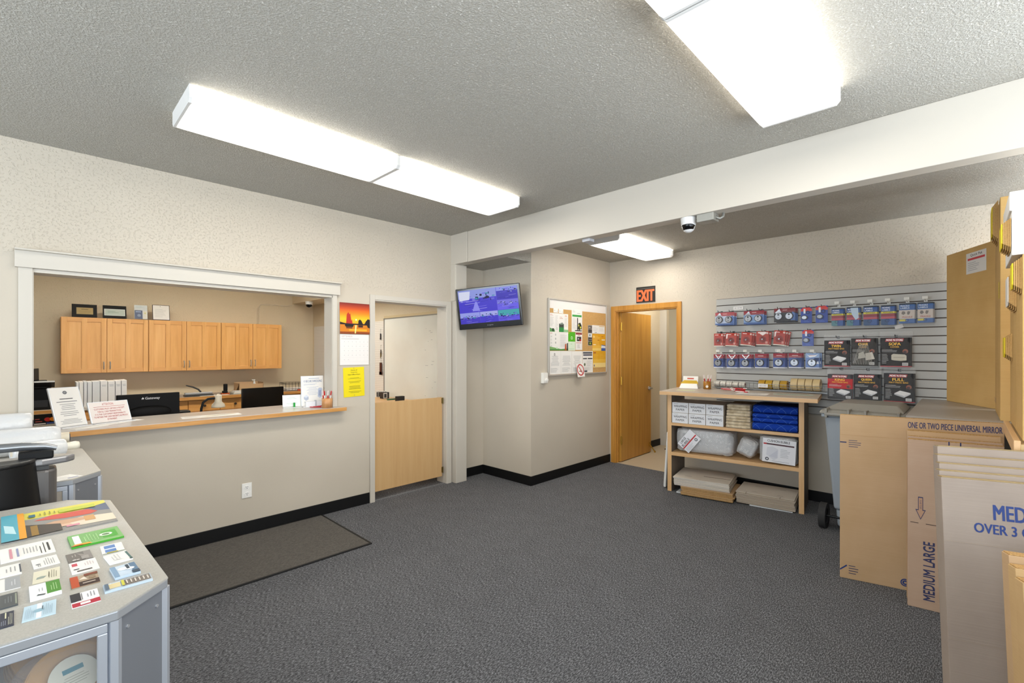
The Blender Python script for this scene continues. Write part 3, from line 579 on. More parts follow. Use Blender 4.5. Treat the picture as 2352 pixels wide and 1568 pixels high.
def base(x0, wd, nd, label):
    t = thing('base_cabinet', label, 'cabinet', (x0, 7.62, 0), group='maple base cabinets in the office')
    M(MAPLE).box(.001, wd - .001, .02, .57, .08, .83).obj('body', t)
    for k in range(nd):
        a = .004 + k * wd / nd; b = a + wd / nd - .008
        dd = M(MAPLEH).box(a, b, 0, .02, .665, .815).obj('drawer', t, bevel=.003)
        M(C('#5a5048', .3, .8)).cyl(((a + b) / 2, 0, .74), ((a + b) / 2, -.02, .74), .011, 12).cyl(((a + b) / 2, -.02, .74), ((a + b) / 2, -.028, .74), .017, 14).obj('knob', dd)
        M(MAPLE).box(a, b, 0, .02, .09, .655).obj('door', t, bevel=.003)
for i, (x, wd, n, l) in enumerate([(.30, .78, 2, 'base cabinet hidden behind the binders and black monitor'), (1.08, .38, 1, 'narrow base cabinet between the two monitors, leftmost with a knob drawer'), (1.46, .38, 1, 'base cabinet directly behind the cream lamp'),
                                   (1.84, .76, 2, 'base cabinet behind the second monitor'), (2.60, .79, 2, 'base cabinet in the right office corner')]): base(x, wd, n, l)
t = thing('worktop', 'long office worktop with wood edge under the wall cabinets', 'worktop', (.28, 7.58, .83))
M(C('#a89c90', .4)).box(0, 3.11, .003, .62, .0, .04).obj('surface', t); M(EDGE).box(0, 3.11, -.012, .003, 0, .04).obj('edge_band', t)
# items standing on top of the wall cabinets
def plaque(x, w_, h_, ops, label, face_m, name='plaque', tilt=R(12), cat='plaque'):
    return sheet(name, w_, h_, face(x, 7.955, 1.923 + h_ / 2, 0, tilt), ops, base=face_m, t=.012, label=label, cat=cat, group=None)
plaque(.432, .235, .165, [('r', .18, .22, .84, .74, '#a18a55'), ('l', .3, .55, .72, .66, 1, '#6a5730', 'c'), ('l', .24, .3, .78, .5, 3, '#8f7a48', 'c')], 'black plaque with brass plate, leftmost on the wall cabinets', C('#121111', .55, 0, .2))
plaque(.722, .235, .168, [('r', .06, .2, .94, .72, '#cfd6d0'), ('r', .09, .24, .91, .68, '#aeb9b0'), ('l', .2, .4, .7, .6, 2, '#6f8577')], 'black plaque with framed silver plate beside the brass one', C('#121213', .55, 0, .2))
t = thing('brochure_holder', 'clear holder with white and blue brochures on the wall cabinets', 'brochure holder', mx=face(.992, 7.955, 2.023, 0, R(12)))
M(ACRYL).box(-.07, .07, -.10, .07, .004, .007).obj('holder', t)
sheet('brochure', .138, .19, Matrix.Translation((0, .002, 0)), [('l', .1, .8, .8, .95, 2, '#9fb0b5'), ('r', .02, .0, .62, .62, '#24406e'), ('c', .35, .25, .10, '#7d8ca5'), ('r', .66, .02, .98, .6, '#dcd9cc'), ('c', .82, .42, .06, '#cfc98a'), ('r', .1, .48, .5, .54, '#9fb4d6')], base=C('#cdd4d5'), parent=t)
t = thing('framed_certificate', 'thin black framed certificate at the right end of the cabinet-top items', 'picture frame', mx=face(1.212, 7.955, 2.03, 0, R(10)))
M(C('#2a2724', .4)).box(-.096, .096, -.105, .105, -.008, .004).obj('frame', t)
sheet('certificate_page', .180, .198, Matrix.Translation((0, 0, .004)), [('l', .12, .15, .85, .75, 10, LG), ('c', .45, .93, .02, '#2a2724')], parent=t)
# camera wires and office camera
t = thing('dome_camera', 'small white dome camera under the office soffit in the far corner', 'security camera', (3.09, 7.60, 2.30))
M(C('#e0e0de', .35)).cyl((0, 0, 0), (0, 0, -.05), .06, 24, .054).lathe([(.054, -.05), (.046, -.064), (.034, -.09), (0, -.104)], 24).obj('housing', t)
M(BLKG).lathe([(.049, -.052), (.048, -.064), (.037, -.089), (0, -.102)], 24, (-.004, -.006, .001)).obj('dome', t)
m = M(C('#d3c8b4', .5)).sweep([(2.52, 8.185, 1.93), (2.525, 8.185, 2.1), (2.53, 8.185, 2.2), (2.56, 8.185, 2.255), (2.66, 8.185, 2.265), (2.95, 8.185, 2.25), (3.04, 8.19, 2.28)], .006, 6).sweep([(2.50, 8.19, 1.93), (2.50, 8.19, 2.18), (2.54, 8.19, 2.245), (2.7, 8.19, 2.25), (3.04, 8.19, 2.265)], .005, 6)
tag(m.obj('camera_cable', auto=True), 'pale camera cable running down the office back wall to the cabinets', 'cable')
# perforated key board and whiteboard on the right office wall
def key_board_mat():
    m, b = new('slotted_white_board', .5, .3); N, L = nodes(m)
    sx = N.new('ShaderNodeSeparateXYZ'); L.new(pos(N), sx.inputs[0])
    a = N.new('ShaderNodeMath'); a.operation = 'MULTIPLY'; a.inputs[1].default_value = 1 / .0254; L.new(sx.outputs[2], a.inputs[0])
    f = N.new('ShaderNodeMath'); f.operation = 'FRACT'; L.new(a.outputs[0], f.inputs[0])
    L.new(ramp(N, L, f.outputs[0], [(.0, '#dfdbd4'), (.82, '#dfdbd4'), (.86, '#bdb6ab'), (.96, '#bdb6ab'), (1.0, '#dfdbd4')]), b.inputs['Base Color']); return m
tag(B(key_board_mat(), 3.385, 3.399, 5.80, 8.12, .90, 1.92).obj('key_board', auto=True), 'white slotted key board on the office right wall beside the whiteboard', 'key board')
t = thing('whiteboard', 'large whiteboard seen through the office doorway', 'whiteboard', mx=onX(3.398, 5.08, 1.40))
wb, b_ = new('whiteboard_face', .22, .5); N, L = nodes(wb); L.new(ramp(N, L, noise(N, L, pos(N), 2.2, 3), [(.3, '#dcdcd4'), (.7, '#e4e6df')]), b_.inputs['Base Color'])
q = M(wb).box(-.71, .71, -.54, .54, 0, .012); r2 = random.Random(5)
for i in range(26): q.use(C('#8d8f92')); x = .25 + r2.random() * .42; y = -.5 + r2.random() * .9; q.box(x, x + .01 + r2.random() * .05, y, y + .004, .012, .0124)
q.obj('writing_surface', t)
M(C('#8f8d86', .4, .5)).box(-.72, -.705, -.55, .55, 0, .018).box(.705, .72, -.55, .55, 0, .018).box(-.72, .72, .54, .552, 0, .018).box(-.72, .72, -.552, -.54, 0, .018).obj('frame', t)
M(C('#c9b68f', .5)).box(-.72, .72, .552, .585, 0, .012).obj('map_rail', t)
def keys(y, z, h, wd, col, label, nm='key_fob'):
    t = thing(nm, label, 'keys', (3.372, y, z))
    M(WIRE).cyl((0, 0, h + .06), (.012, 0, h + .06), .003, 6).tube([(0, 0, h + .06), (0, 0, h)], .002, 6).obj('ring', t)
    M(C(col, .4)).box(-.004, .004, -wd / 2, wd / 2, 0, h).box(-.004, .004, -wd * .7, wd * .7, 0, h * .25).obj('fob', t, bevel=.002)
keys(5.87, 1.66, .085, .018, '#17171a', 'black key fob hanging high on the key board')
keys(5.86, 1.47, .05, .016, '#3a3027', 'bunch of brass and dark keys mid-height on the key board', 'key_bunch')
M(C('#8a7a55', .4, .6)).box(-.003, .003, .004, .014, -.07, .0).box(-.003, .003, -.012, -.004, -.05, .01).obj('key', bpy.data.objects['key_bunch'])
keys(5.86, 1.17, .17, .055, '#4a241a', 'brown tag hanging low on the key board', 'key_tag')
# low desk along that wall
t = thing('side_desk', 'wood-edged side desk top showing just above the half gate', 'desk', (2.85, 4.75, 0))
M(BEECH).box(0, .525, 0, 2.2, .845, .875).obj('desktop', t); M(BEECHV).box(.02, .53, .02, .05, 0, .845).obj('leg', t); M(BEECHV).box(.02, .53, 2.15, 2.18, 0, .845).obj('leg', t)
def small(name, label, cat, mat, x0, x1, y0, y1, z0, z1, bev=.003, grp=None):
    return tag(M(mat).box(x0, x1, y0, y1, z0, z1).obj(name, auto=True, bevel=bev), label, cat, grp)
for i in range(5):
    m = M(C('#d9d7d2')).box(3.215 + i * .031, 3.238 + i * .031, 5.70, 5.80, .876, .965 - .004 * i); m.use(C('#4a4a4e')).box(3.217 + i * .031, 3.236 + i * .031, 5.6985, 5.70, .885, .945)
    tag(m.obj('folder', auto=True), 'white spiral-bound pad, %s of the row at the left end of the side desk' % ('first', 'second', 'third', 'fourth', 'last')[i], 'pad', 'bound pads on the side desk')
m = M(C('#2a2626')).box(3.175, 3.265, 5.46, 5.54, .876, .958); m.use(C('#cfcac0')).box(3.18, 3.235, 5.458, 5.46, .88, .952); m.use(C('#33302e')).box(3.19, 3.225, 5.457, 5.458, .89, .94)
tag(m.obj('desk_clock', auto=True, bevel=.003), 'small black and cream desk box next to the spiral pads', 'box')
small('whiteboard_eraser', 'black whiteboard eraser below the whiteboard', 'eraser', C('#17191c'), 3.12, 3.22, 5.02, 5.08, .876, .940)
small('sponge', 'yellow sponge on the side desk right of the eraser', 'sponge', C('#cba95e', .8), 3.04, 3.14, 4.82, 4.88, .876, .905, .008)
small('marker', 'green marker lying left of the eraser', 'marker', C('#2f6a4a'), 3.12, 3.24, 5.26, 5.275, .876, .892)

# ------------------------------------------------------------------ office desk zone right behind the counter
t = thing('office_desk', 'office desk behind the counter carrying both monitors', 'desk', (.25, 4.76, 0))
M(C('#b5aca2', .4)).box(0, 2.2, 0, .95, .72, .75).obj('desktop', t)
for x in (.02, 2.15): M(BEECHV).box(x, x + .03, .03, .9, 0, .72).obj('leg', t)
def monitor(x, y, z, yaw, w_, h_, back, label, grp=None):
    t = thing('computer_monitor', label, 'monitor', (x, y, z), yaw)
    q = M(BLKG if not back else C('#0a0a0b', .6, 0, .2)); q.box(-w_ / 2, w_ / 2, -.015, .02, .10, .10 + h_)
    if back: q.use(C('#0a0a0b', .6, 0, .2)); q.x = Matrix.Translation((0, -.022, .10 + h_ * .42)); q.lathe([(0, 0)], 3) if 0 else None; q.x = Matrix(); q.blob(0, -.015, .10 + h_ * .40, w_ * .36, .03, h_ * .22, .9, 24, 12)
    q.obj('casing', t, bevel=.006)
    q = M(C('#dcdcdc', .4)); q.x = face(0, -.0155, 0, 0)
    if back:
        q.text('Gateway', -.03, .10 + h_ * .80, .075, .10 + h_ * .90, .0006, .02); q.add([(-.055, .10 + h_ * .82, .0006), (-.048, .10 + h_ * .90, .0006), (-.04, .10 + h_ * .86, .0006)], [(0, 1, 2)], False).add([(-.058, .10 + h_ * .86, .0007), (-.038, .10 + h_ * .88, .0007), (-.04, .10 + h_ * .83, .0007)], [(0, 1, 2)], False)
        q.obj('logo', t)
        q = M(C('#8d8a80')).box(.06, .11, -.0162, -.0155, .108, .118).box(-.04, 0, -.0162, -.0155, .108, .116); q.obj('sticker', t)
    M(BLK).box(-.03, .03, .0, .04, .012, .2).obj('neck', t); M(BLK).box(-.12, .12, -.08, .12, 0, .014).obj('foot', t, bevel=.004)
    return t
monitor(.70, 5.16, .75, R(3), .445, .275, True, 'black monitor seen from behind with white logo, behind the attention sign')
monitor(1.70, 5.38, .75, R(4), .42, .262, False, 'glossy black monitor right of the cream desk lamp')
# desk lamp
t = thing('desk_lamp', 'cream bell-shaped desk lamp on black curved arm between the monitors', 'lamp', (1.10, 5.22, .75))
M(BLK).cyl((0, 0, 0), (0, 0, .02), .09, 24).obj('base', t)
M(BLK).sweep([(.0, 0, .02), (.0, 0, .12), (.005, 0, .20), (.02, 0, .26), (.06, 0, .290), (.10, 0, .293), (.13, 0, .293)], .011, 10).obj('arm', t)
CREAM = C('#cfc5b0', .3)
M(CREAM).lathe([(0, .335), (.008, .334), (.008, .327), (.022, .325), (.030, .315), (.030, .262), (.036, .25), (.052, .235), (.058, .215), (.058, .203), (.052, .203), (.048, .21), (.0, .225)], 28, (.145, 0, 0)).obj('shade', t)
# telephone
t = thing('telephone', 'black telephone on the office desk beside the first monitor', 'telephone', (.995, 5.38, .75))
M(BLK).box(-.08, .08, -.07, .07, 0, .15).obj('base', t, bevel=.01)
M(BLK).blob(0, 0, .165, .05, .07, .02, .6, 20, 10).obj('handset', t)
# corner table with printer and binders
t = thing('printer_table', 'wood-edged table holding the printer and white binders', 'table', (-1.0, 6.72, 0))
M(C('#a89c90', .4)).box(0, 1.28, .003, .80, .86, .895).obj('tabletop', t); M(EDGE).box(0, 1.28, -.012, .003, .855, .895).obj('edge_band', t)
for x in (.0, 1.24): M(MAPLE).box(x, x + .03, .03, .75, 0, .86).obj('leg', t)
m = M(C('#d9d2ca', .6)).box(.29, .79, 6.60, 6.605, .2, .3); 
for k in (1.5,): pass
t = thing('binder_stand', 'low white shelf holding the binders beside the printer', 'shelf', (.295, 6.80, .0))
M(C('#cfc9c2', .5)).box(0, .46, 0, .30, .86, .894).box(0, .03, 0, .3, 0, .86).box(.43, .46, 0, .3, 0, .86).obj('shelf', t)
xs = .305; names = ['leftmost slim white binder in the row', 'second white binder, with small spine holes', 'third white binder, slim with grey edge', 'fourth white binder from the left, plain spine', 'fifth white binder, wide spine', 'sixth white binder with a grey spine label', 'seventh white binder with spine label', 'eighth white binder with black lettered label', 'rightmost white binder with two label lines']
for i, wd in enumerate([.022, .035, .030, .038, .065, .062, .062, .052, .050]):
    t = thing('ring_binder', names[i], 'binder', (xs + wd / 2, 6.85, .896), group='white binders on the shelf')
    cc = '#d4d6d8' if i in (2, 3, 4) else '#dedcda'
    M(C(cc, .45)).box(-wd / 2 + .001, wd / 2 - .001, 0, .24, 0, .268 + .003 * (i % 3)).obj('cover', t, bevel=.002)
    q = M(C('#8d9299')).box(-wd / 2 + .001, -wd / 2 + .004, -.0006, 0, .005, .26)
    if wd > .03:
        q.use(C('#8a8f98')).cyl((0, 0, .035), (0, -.001, .035), .006, 10)
        if i > 4: q.box(-wd * .3, wd * .3, -.0008, 0, .225, .229).box(-wd * .25, wd * .3, -.0008, 0, .212, .216)
    q.obj('spine_label', t); xs += wd + .001
# printer
t = thing('printer', 'black office printer with tilted touch panel at the left edge of the opening', 'printer', (-.13, 6.80, .895))
M(C('#0c0c0d', .55, 0, .25)).box(-.25, .25, 0, .42, .0, .22).obj('body', t, bevel=.01)
M(C('#101011', .55, 0, .25)).box(-.25, .22, 0, .42, .22, .29).obj('scanner', t, bevel=.008)
q = M(C('#101012', .3)); q.x = Matrix.Translation((.19, -.02, .25)) @ Matrix.Rotation(R(-35), 4, 'X'); q.box(-.07, .08, -.06, .04, .0, .02); q.use(C('#5b5f66', .3)).box(-.045, .055, -.045, .03, .02, .021); q.obj('touch_panel', t, bevel=.003)
q = M(C('#101012', .4)); q.x = Matrix.Translation((0, .2, .30)) @ Matrix.Rotation(R(18), 4, 'X') @ Matrix.Rotation(R(-6), 4, 'Y'); q.box(-.2, .16, -.15, .2, .03, .045); q.obj('document_tray', t, bevel=.003)
M(C('#1d1d1f', .4)).box(-.22, .22, -.004, .0, .03, .10).obj('paper_drawer', t)
# items on the worktop
t = thing('hole_punch', 'long silver and black hole punch with raised lever on the office worktop', 'hole punch', (1.60, 7.70, .872))
M(C('#26272a', .4)).box(-.17, .17, -.05, .08, 0, .018).obj('base', t, bevel=.004)
M(C('#a9abb0', .3, .6)).box(-.165, .165, -.02, .05, .02, .05).obj('body', t, bevel=.006)
M(C('#17181a', .4)).sweep([(.03, .02, .05), (.0, .03, .09), (-.06, .05, .125), (-.14, .06, .15)], [.012, .011, .010, .008], 8).obj('lever', t)
t = thing('tape_dispenser', 'black upright stapler on an orange base beside the hole punch', 'stapler', (1.93, 7.72, .872))
M(C('#b5521c', .5)).box(-.05, .05, -.03, .05, 0, .018).obj('base', t); M(BLK).box(-.035, .03, -.02, .04, .018, .05).box(-.02, .03, -.01, .03, .05, .15).obj('body', t, bevel=.008)
m = M(PAPER).box(1.60, 1.95, 7.60, 7.68, .872, .875); tag(m.obj('paper', auto=True), 'white sheet at the worktop edge in front of the hole punch', 'paper')
for i in range(3): small('notepad', 'pale pad %s of three stacked pads right of the stapler' % ('at the bottom', 'in the middle', 'on top')[i], 'pad', C(['#c9cec9', '#dedbd4', '#cfd3d3'][i]), 2.02 + .01 * i, 2.27 - .008 * i, 7.66, 7.82, .872 + i * .014, .885 + i * .014, .001, 'pads on the office worktop')
t = thing('cardboard_box', 'open brown carton on the office worktop with a white pump bottle inside', 'box', (2.27, 7.80, .872))
q = M(KRAFT).box(-.14, .20, 0, .006, 0, .13).box(-.14, .20, .24, .246, 0, .15).box(-.14, -.134, 0, .246, 0, .14).box(.194, .20, 0, .246, 0, .15).box(-.14, .2, 0, .246, 0, .005); q.obj('carton', t)
q = M(KRAFT); q.add([(-.14, 0, .13), (-.19, .0, .0), (-.17, .1, 0), (-.14, .24, .14)], [(0, 1, 2, 3)], False); q.obj('flap', t)
t = thing('pump_bottle', 'white pump bottle standing in the open brown carton', 'bottle', (2.37, 7.90, .88))
M(C('#dfe3e4', .3)).lathe([(0, 0), (.03, 0), (.03, .10), (.012, .13), (.012, .15), (0, .15)], 16).obj('bottle', t); M(C('#f0f0f0', .3)).cyl((0, 0, .15), (0, 0, .17), .006, 8).box(-.035, .01, -.01, .01, .168, .18).obj('pump', t)
t = thing('wire_tray', 'black wire letter tray in the office corner behind the shredding flyer', 'tray', (2.95, 7.78, .872))
q = M(BLK)
for z in (.03, .10, .12):
    q.tube([(-.2, -.12, z), (.2, -.12, z), (.2, .15, z), (-.2, .15, z), (-.2, -.12, z)], .003, 6)
for i in range(9): q.tube([(-.2 + .05 * i, -.12, .005), (-.2 + .05 * i, -.12, .12)], .002, 5); q.tube([(-.2 + .05 * i, .15, .005), (-.2 + .05 * i, .15, .12)], .002, 5)
q.obj('tray', t)
small('paper_stack', 'pile of white papers lying in the wire tray', 'paper', PAPER, 2.78, 3.10, 7.70, 7.90, .878, .91, .002)
small('red_folder', 'red strip folder in front of the wire tray', 'folder', C('#c2401f'), 2.92, 3.08, 7.60, 7.65, .872, .892, .002)

# ------------------------------------------------------------------ on the counter
CT = .9802
def holder(name, label, cat, x, y, yaw, w_, h_, ops, tilt=R(14), thick=.012, seed=1, basecol=None, side=None):
    """slanted holder: page on the sloping front, foot folded forward"""
    t = thing(name, label, cat, (x, y, CT), yaw)
    q = M(side or C('#dfe3e8', .15)); mx = Matrix.Translation((0, 0, 0)) @ Matrix.Rotation(PI / 2 - tilt, 4, 'X'); q.x = mx
    q.box(-w_ / 2, w_ / 2, .007, h_, -thick, 0); q.x = Matrix(); q.box(-w_ / 2, w_ / 2, -.05, .004, 0.0, .004); q.obj('stand', t)
    p = M(basecol or PAPER); p.x = mx @ Matrix.Translation((0, h_ / 2, .0005)); p.box(-w_ / 2 + .006, w_ / 2 - .006, -h_ / 2 + .006, h_ / 2 - .004, 0, .0008); p.ops(w_ - .012, h_ - .01, ops, .0008, seed=seed); p.obj('page', t)
    return t
holder('sign_holder', 'tall slanted sign holder with typed page and dark logo at the counter left end', 'sign', .180, 4.40, R(28), .178, .285,
       [('o', .5, .88, .045, .02, '#55575c'), ('r', .42, .865, .58, .895, '#7a7c80'), ('t', 'Self Storage', .38, .775, .62, .80, '#8a8a8c'), ('l', .15, .69, .85, .74, 1, '#4a4a4c', 'c'), ('l', .12, .62, .88, .66, 1, '#77777a', 'c'), ('l', .2, .42, .8, .6, 4, '#88888a', 'c'), ('l', .15, .26, .85, .40, 3, '#88888a', 'c'), ('l', .1, .06, .9, .2, 4, '#88888a', 'c')][0:2] +
       [('l', .15, .69, .85, .74, 1, '#4a4a4c', 'c'), ('l', .12, .62, .88, .66, 1, '#77777a', 'c'), ('l', .2, .42, .8, .6, 4, '#88888a', 'c'), ('l', .15, .26, .85, .40, 3, '#88888a', 'c'), ('l', .1, .06, .9, .2, 4, '#88888a', 'c')], R(20))
RD = '#b8403f'
holder('attention_sign', 'landscape sign headed attention in red letters at the counter left end', 'sign', .395, 4.47, R(20), .245, .165,
       [('t', 'ATTENTION:', .33, .84, .63, .95, RD), ('r', .10, .765, .92, .78, RD), ('t', 'CUSTOMERS MUST OBTAIN A RECEIPT', .10, .62, .90, .70, RD), ('t', 'FOR ALL CASH TRANSACTIONS.', .18, .49, .80, .57, RD), ('t', "IT IS THE CUSTOMER'S RESPONSIBILITY", .10, .36, .90, .44, RD),
        ('t', 'TO RETAIN THE CASH RECEIPTS AS PROOF', .06, .23, .94, .31, RD), ('t', 'OF PAYMENT.', .38, .10, .64, .18, RD)], R(24), seed=2, basecol=C('#e5dcd6'))
sheet('paper', .10, .20, onZ(.25, 4.30, CT, R(-62)), [('l', .1, .1, .9, .9, 8, LG)], label='white form lying below the tall sign holder', cat='paper', group='forms on the counter')
sheet('paper', .10, .20, onZ(.36, 4.37, CT + .001, R(-60)), [('l', .1, .1, .9, .9, 8, LG)], label='white form lying below the attention sign, left one', cat='paper', group='forms on the counter')
sheet('paper', .08, .20, onZ(.47, 4.46, CT, R(-62)), [('l', .1, .1, .9, .9, 8, LG)], label='white form lying at the right foot of the attention sign', cat='paper', group='forms on the counter')
t = thing('card_terminal', 'black card terminal with payment card decals left of the tall sign holder', 'card reader', (.05, 4.58, CT), R(8))
q = M(BLK); q.x = Matrix.Translation((0, 0, .002)) @ Matrix.Rotation(R(50), 4, 'X'); q.box(-.07, .07, .02, .10, -.02, 0); q.obj('body', t, bevel=.003)
q = M(C('#ddd8d2')); q.x = Matrix.Rotation(R(50), 4, 'X') @ Matrix.Translation((0, .05, .0006)); q.box(-.055, .002, -.035, .04, 0, .0006)
q.box(.006, .06, -.035, .04, 0, .0006); q.ops(.12, .1, [('c', .62, .52, .17, '#c8201c'), ('c', .84, .52, .17, '#ee8a12'), ('r', .55, .16, .95, .26, '#2a4fa0'), ('l', .1, .3, .4, .7, 2, '#c2554a')], .0006); q.obj('decal', t)
M(BLK).blob(.10, .06, .09, .045, .03, .07, .4, 16, 10).obj('screen_hood', t)
m = sheet('newspaper_form', .40, .13, onZ(.99, 4.345, CT, R(-4)), [('p', [(.30, .3), (.45, .62), (.9, .8), (.95, .6), (.6, .35)], '#cfc39a'), ('l', .05, .2, .35, .8, 5, LG), ('p', [(.5, .5), (.7, .7), (.85, .66), (.7, .45)], '#b8b6a0')], label='long white leaflet with olive print lying at the counter middle', cat='paper')
holder('framed_notice', 'small white framed notice with green clip on the counter', 'picture frame', 1.66, 4.47, R(-14), .155, .115, [('r', .04, .05, .96, .95, '#dfeae2'), ('r', .06, .08, .94, .92, '#e6eee8'), ('l', .2, .68, .8, .86, 2, '#9db0a4', 'c'), ('l', .15, .2, .85, .34, 2, '#8fa498', 'c')], R(12), side=C('#d9dad9', .3))
M(C('#1f9a3a', .4)).cyl((1.668, 4.437, CT), (1.668, 4.437, CT + .045), .009, 12).obj('clip'); tag(bpy.data.objects['clip'], 'bright green cylinder clip before the small framed notice', 'clip')
holder('flyer_holder', 'upright acrylic holder with secure shredding flyer beside the wooden pen cup', 'sign', 1.835, 4.43, R(-3), .205, .285,
       [('t', 'SECURE SHREDDING', .18, .80, .96, .88, '#5b6f96', .02), ('l', .25, .91, .9, .95, 1, '#8a97b4', 'c'), ('l', .08, .70, .92, .76, 2, '#8a97b4'), ('l', .2, .36, .8, .66, 8, '#a9b2c6', 'c'), ('p', [(.74, .30), (.76, .56), (.80, .60), (.93, .60), (.96, .55), (.93, .28), (.84, .25)], '#b7c0d4'), ('p', [(.78, .33), (.80, .52), (.92, .52), (.90, .31)], '#97a3bf'),
        ('p', [(.08, .32), (.20, .38), (.30, .32), (.30, .22), (.18, .18), (.08, .24)], '#aeb6c6'), ('p', [(.08, .32), (.20, .38), (.30, .32), (.18, .28)], '#cfd5e0'), ('o', .12, .84, .03, .018, '#8a97b4'), ('l', .1, .10, .9, .16, 2, '#8a97b4')], R(3), seed=9)
for i, (x, l) in enumerate(((1.79, 'white card stack in the flyer holder pocket, left one'), (1.885, 'white card stack in the flyer holder pocket, right one'))):
    tag(M(C('#e4e6ea')).box(x - .042, x + .042, 4.37, 4.385, CT, CT + .05).obj('card_stack', auto=True), l, 'cards', 'card stacks by the flyer holder')
tag(M(C('#a9adb4', .3)).box(1.832, 1.843, 4.365, 4.39, CT, CT + .06).obj('card_divider', auto=True), 'grey divider between the two card stacks', 'divider')
def pen(mx, col, col2, label, name='pen', grp=None):
    t = thing(name, label, 'pen', mx=mx, group=grp)
    M(C(col, .35)).cyl((0, 0, 0), (0, 0, .10), .0045, 8).obj('barrel', t); M(C(col2, .3)).cyl((0, 0, .10), (0, 0, .138), .0052, 8).obj('cap', t)
    return t
def pen_cup(x, y, z, r, h, mat, label, cols, grp):
    t = thing('pen_cup', label, 'pen cup', (x, y, z))
    M(mat).lathe([(0, 0), (r, 0), (r, h), (r - .006, h), (r - .006, .012), (0, .012)], 28).obj('cup', t)
    rg = random.Random(len(label))
    n = len(cols)
    for i in range(n):
        a = 2 * PI * i / n; rr_ = r * .45
        mx = Matrix.Translation((x + rr_ * math.cos(a), y + rr_ * math.sin(a), z + .016)) @ Matrix.Rotation(a, 4, 'Z') @ Matrix.Rotation(R(7 + rg.random() * 5), 4, 'Y')
        pen(mx, cols[i][0], cols[i][1], cols[i][2], 'pen', grp)
    return t
CUP1 = wood_mat('cup_wood', '#b27a48', '#c08a58', '#cc9a68', rough=.35)
lb = ['white pen with red clip in the counter pen cup, leaning left', 'red pen in the counter pen cup, leaning toward the flyer', 'red and white pen at the back of the counter pen cup', 'red-capped pen at the centre back of the counter pen cup', 'white pen in front in the counter pen cup', 'red pen leaning right in the counter pen cup', 'short red-tipped pen in front in the counter pen cup']
pen_cup(1.872, 4.205, CT, .046, .088, CUP1, 'round wooden pen cup at the counter right end', [('#e8e4e0' if i % 2 == 0 else '#c41f24', '#c41f24' if i % 2 == 0 else '#e3d8d4', lb[i]) for i in range(7)], 'pens in the counter cup')
for i in range(4):
    pen(Matrix.Translation((1.76 + .035 * i, 4.315 + .006 * i, CT + .006)) @ Matrix.Rotation(R(-35 + 18 * i), 4, 'Z') @ Matrix.Rotation(R(90), 4, 'Y'), '#b0222c', '#d8c8c6', 'red pen lying before the shredding flyer, %s from the left' % ('first', 'second', 'third', 'fourth')[i], 'pen', 'loose pens on the counter')

# ------------------------------------------------------------------ display cases
GREYTOP = new('speckled_grey_laminate', .4, .4)[0]; N, L = nodes(GREYTOP)
L.new(ramp(N, L, noise(N, L, pos(N), 260, 2), [(.3, '#a6a39c'), (.7, '#b3b0a9')]), N['Principled BSDF'].inputs['Base Color'])
CZ = .905
def case(poly, label, detail):
    t = thing('display_case', label, 'display case', (poly[0][0], poly[0][1], 0)); ox, oy = poly[0]
    P = [(x - ox, y - oy) for x, y in poly]; n = len(P)
    cx = sum(p[0] for p in P) / n; cy = sum(p[1] for p in P) / n
    ins = lambda k: [(cx + (x - cx) * k, cy + (y - cy) * k) for x, y in P]
    M(GREYTOP).prism(P, CZ - .004, CZ).obj('top_panel', t)
    M(C('#a9acb0', .35, .4)).prism(ins(.999), CZ - .026, CZ - .004).obj('top_rim', t, bevel=.003)
    q = M(C('#8e8a80', .5)); q.prism(ins(.93), .06, .10).prism(ins(.93), .575, .59).prism(ins(.96), .0, .06); q.obj('shelf', t)
    # posts at the corners, panels between
    I = ins(.975)
    for i in range(n):
        if I[i][0] < cx: pass
        q = M(ALU); x, y = I[i]; q.prism([(x + .014 * math.cos(a), y + .014 * math.sin(a)) for a in [k * PI / 3 for k in range(6)]], .05, CZ - .026); q.obj('corner_post', t)
    for i in range(n):
        a, b = Vector((*I[i], 0)), Vector((*I[(i + 1) % n], 0)); d = b - a; ln = d.length; u = d / ln; yaw = math.atan2(u.y, u.x)
        q0 = Matrix.Translation((a.x, a.y, 0)) @ Matrix.Rotation(yaw, 4, 'Z')
        if detail[i] == 'p':      # solid grey panel with screws
            q = M(ALUD); q.x = q0; q.box(.012, ln - .012, -.006, .002, .05, CZ - .027); 
            q.obj('side_panel', t)
            q = M(C('#d0d2d6', .3, .7)); q.x = q0
            for xx in (.03, ln - .03):
                for zz in (CZ - .06, .55, .25): q.cyl((xx, -.003, zz), (xx, -.009, zz), .004, 8)
            q.obj('screw', t)
        elif detail[i] == 'g':    # framed glass
            q = M(ALU); q.x = q0; q.box(.012, ln - .012, -.012, .004, CZ - .048, CZ - .027).box(.012, .030, -.012, .004, .05, CZ - .048).box(ln - .030, ln - .012, -.012, .004, .05, CZ - .048).box(.030, ln - .030, -.012, .004, .05, .12); q.obj('window_frame', t, bevel=.002)
            q = M(GLASS); q.x = q0; q.box(.030, ln - .030, -.006, -.003, .12, CZ - .048); q.obj('glass', t)
    return t
C1 = [(-.62, 1.401), (.133, 1.401), (.244, 1.505), (.209, 2.45), (.089, 2.571), (-.62, 2.571)]
case(C1, 'grey-topped display case at lower left covered with business cards', 'gpgpgp')
C2 = [(-.62, 2.97), (.121, 2.97), (.228, 3.09), (.20, 3.87), (.17, 3.93), (-.62, 3.93)]
case(C2, 'second grey-topped display case holding the film rolls under the counter end', 'gpgpgp')
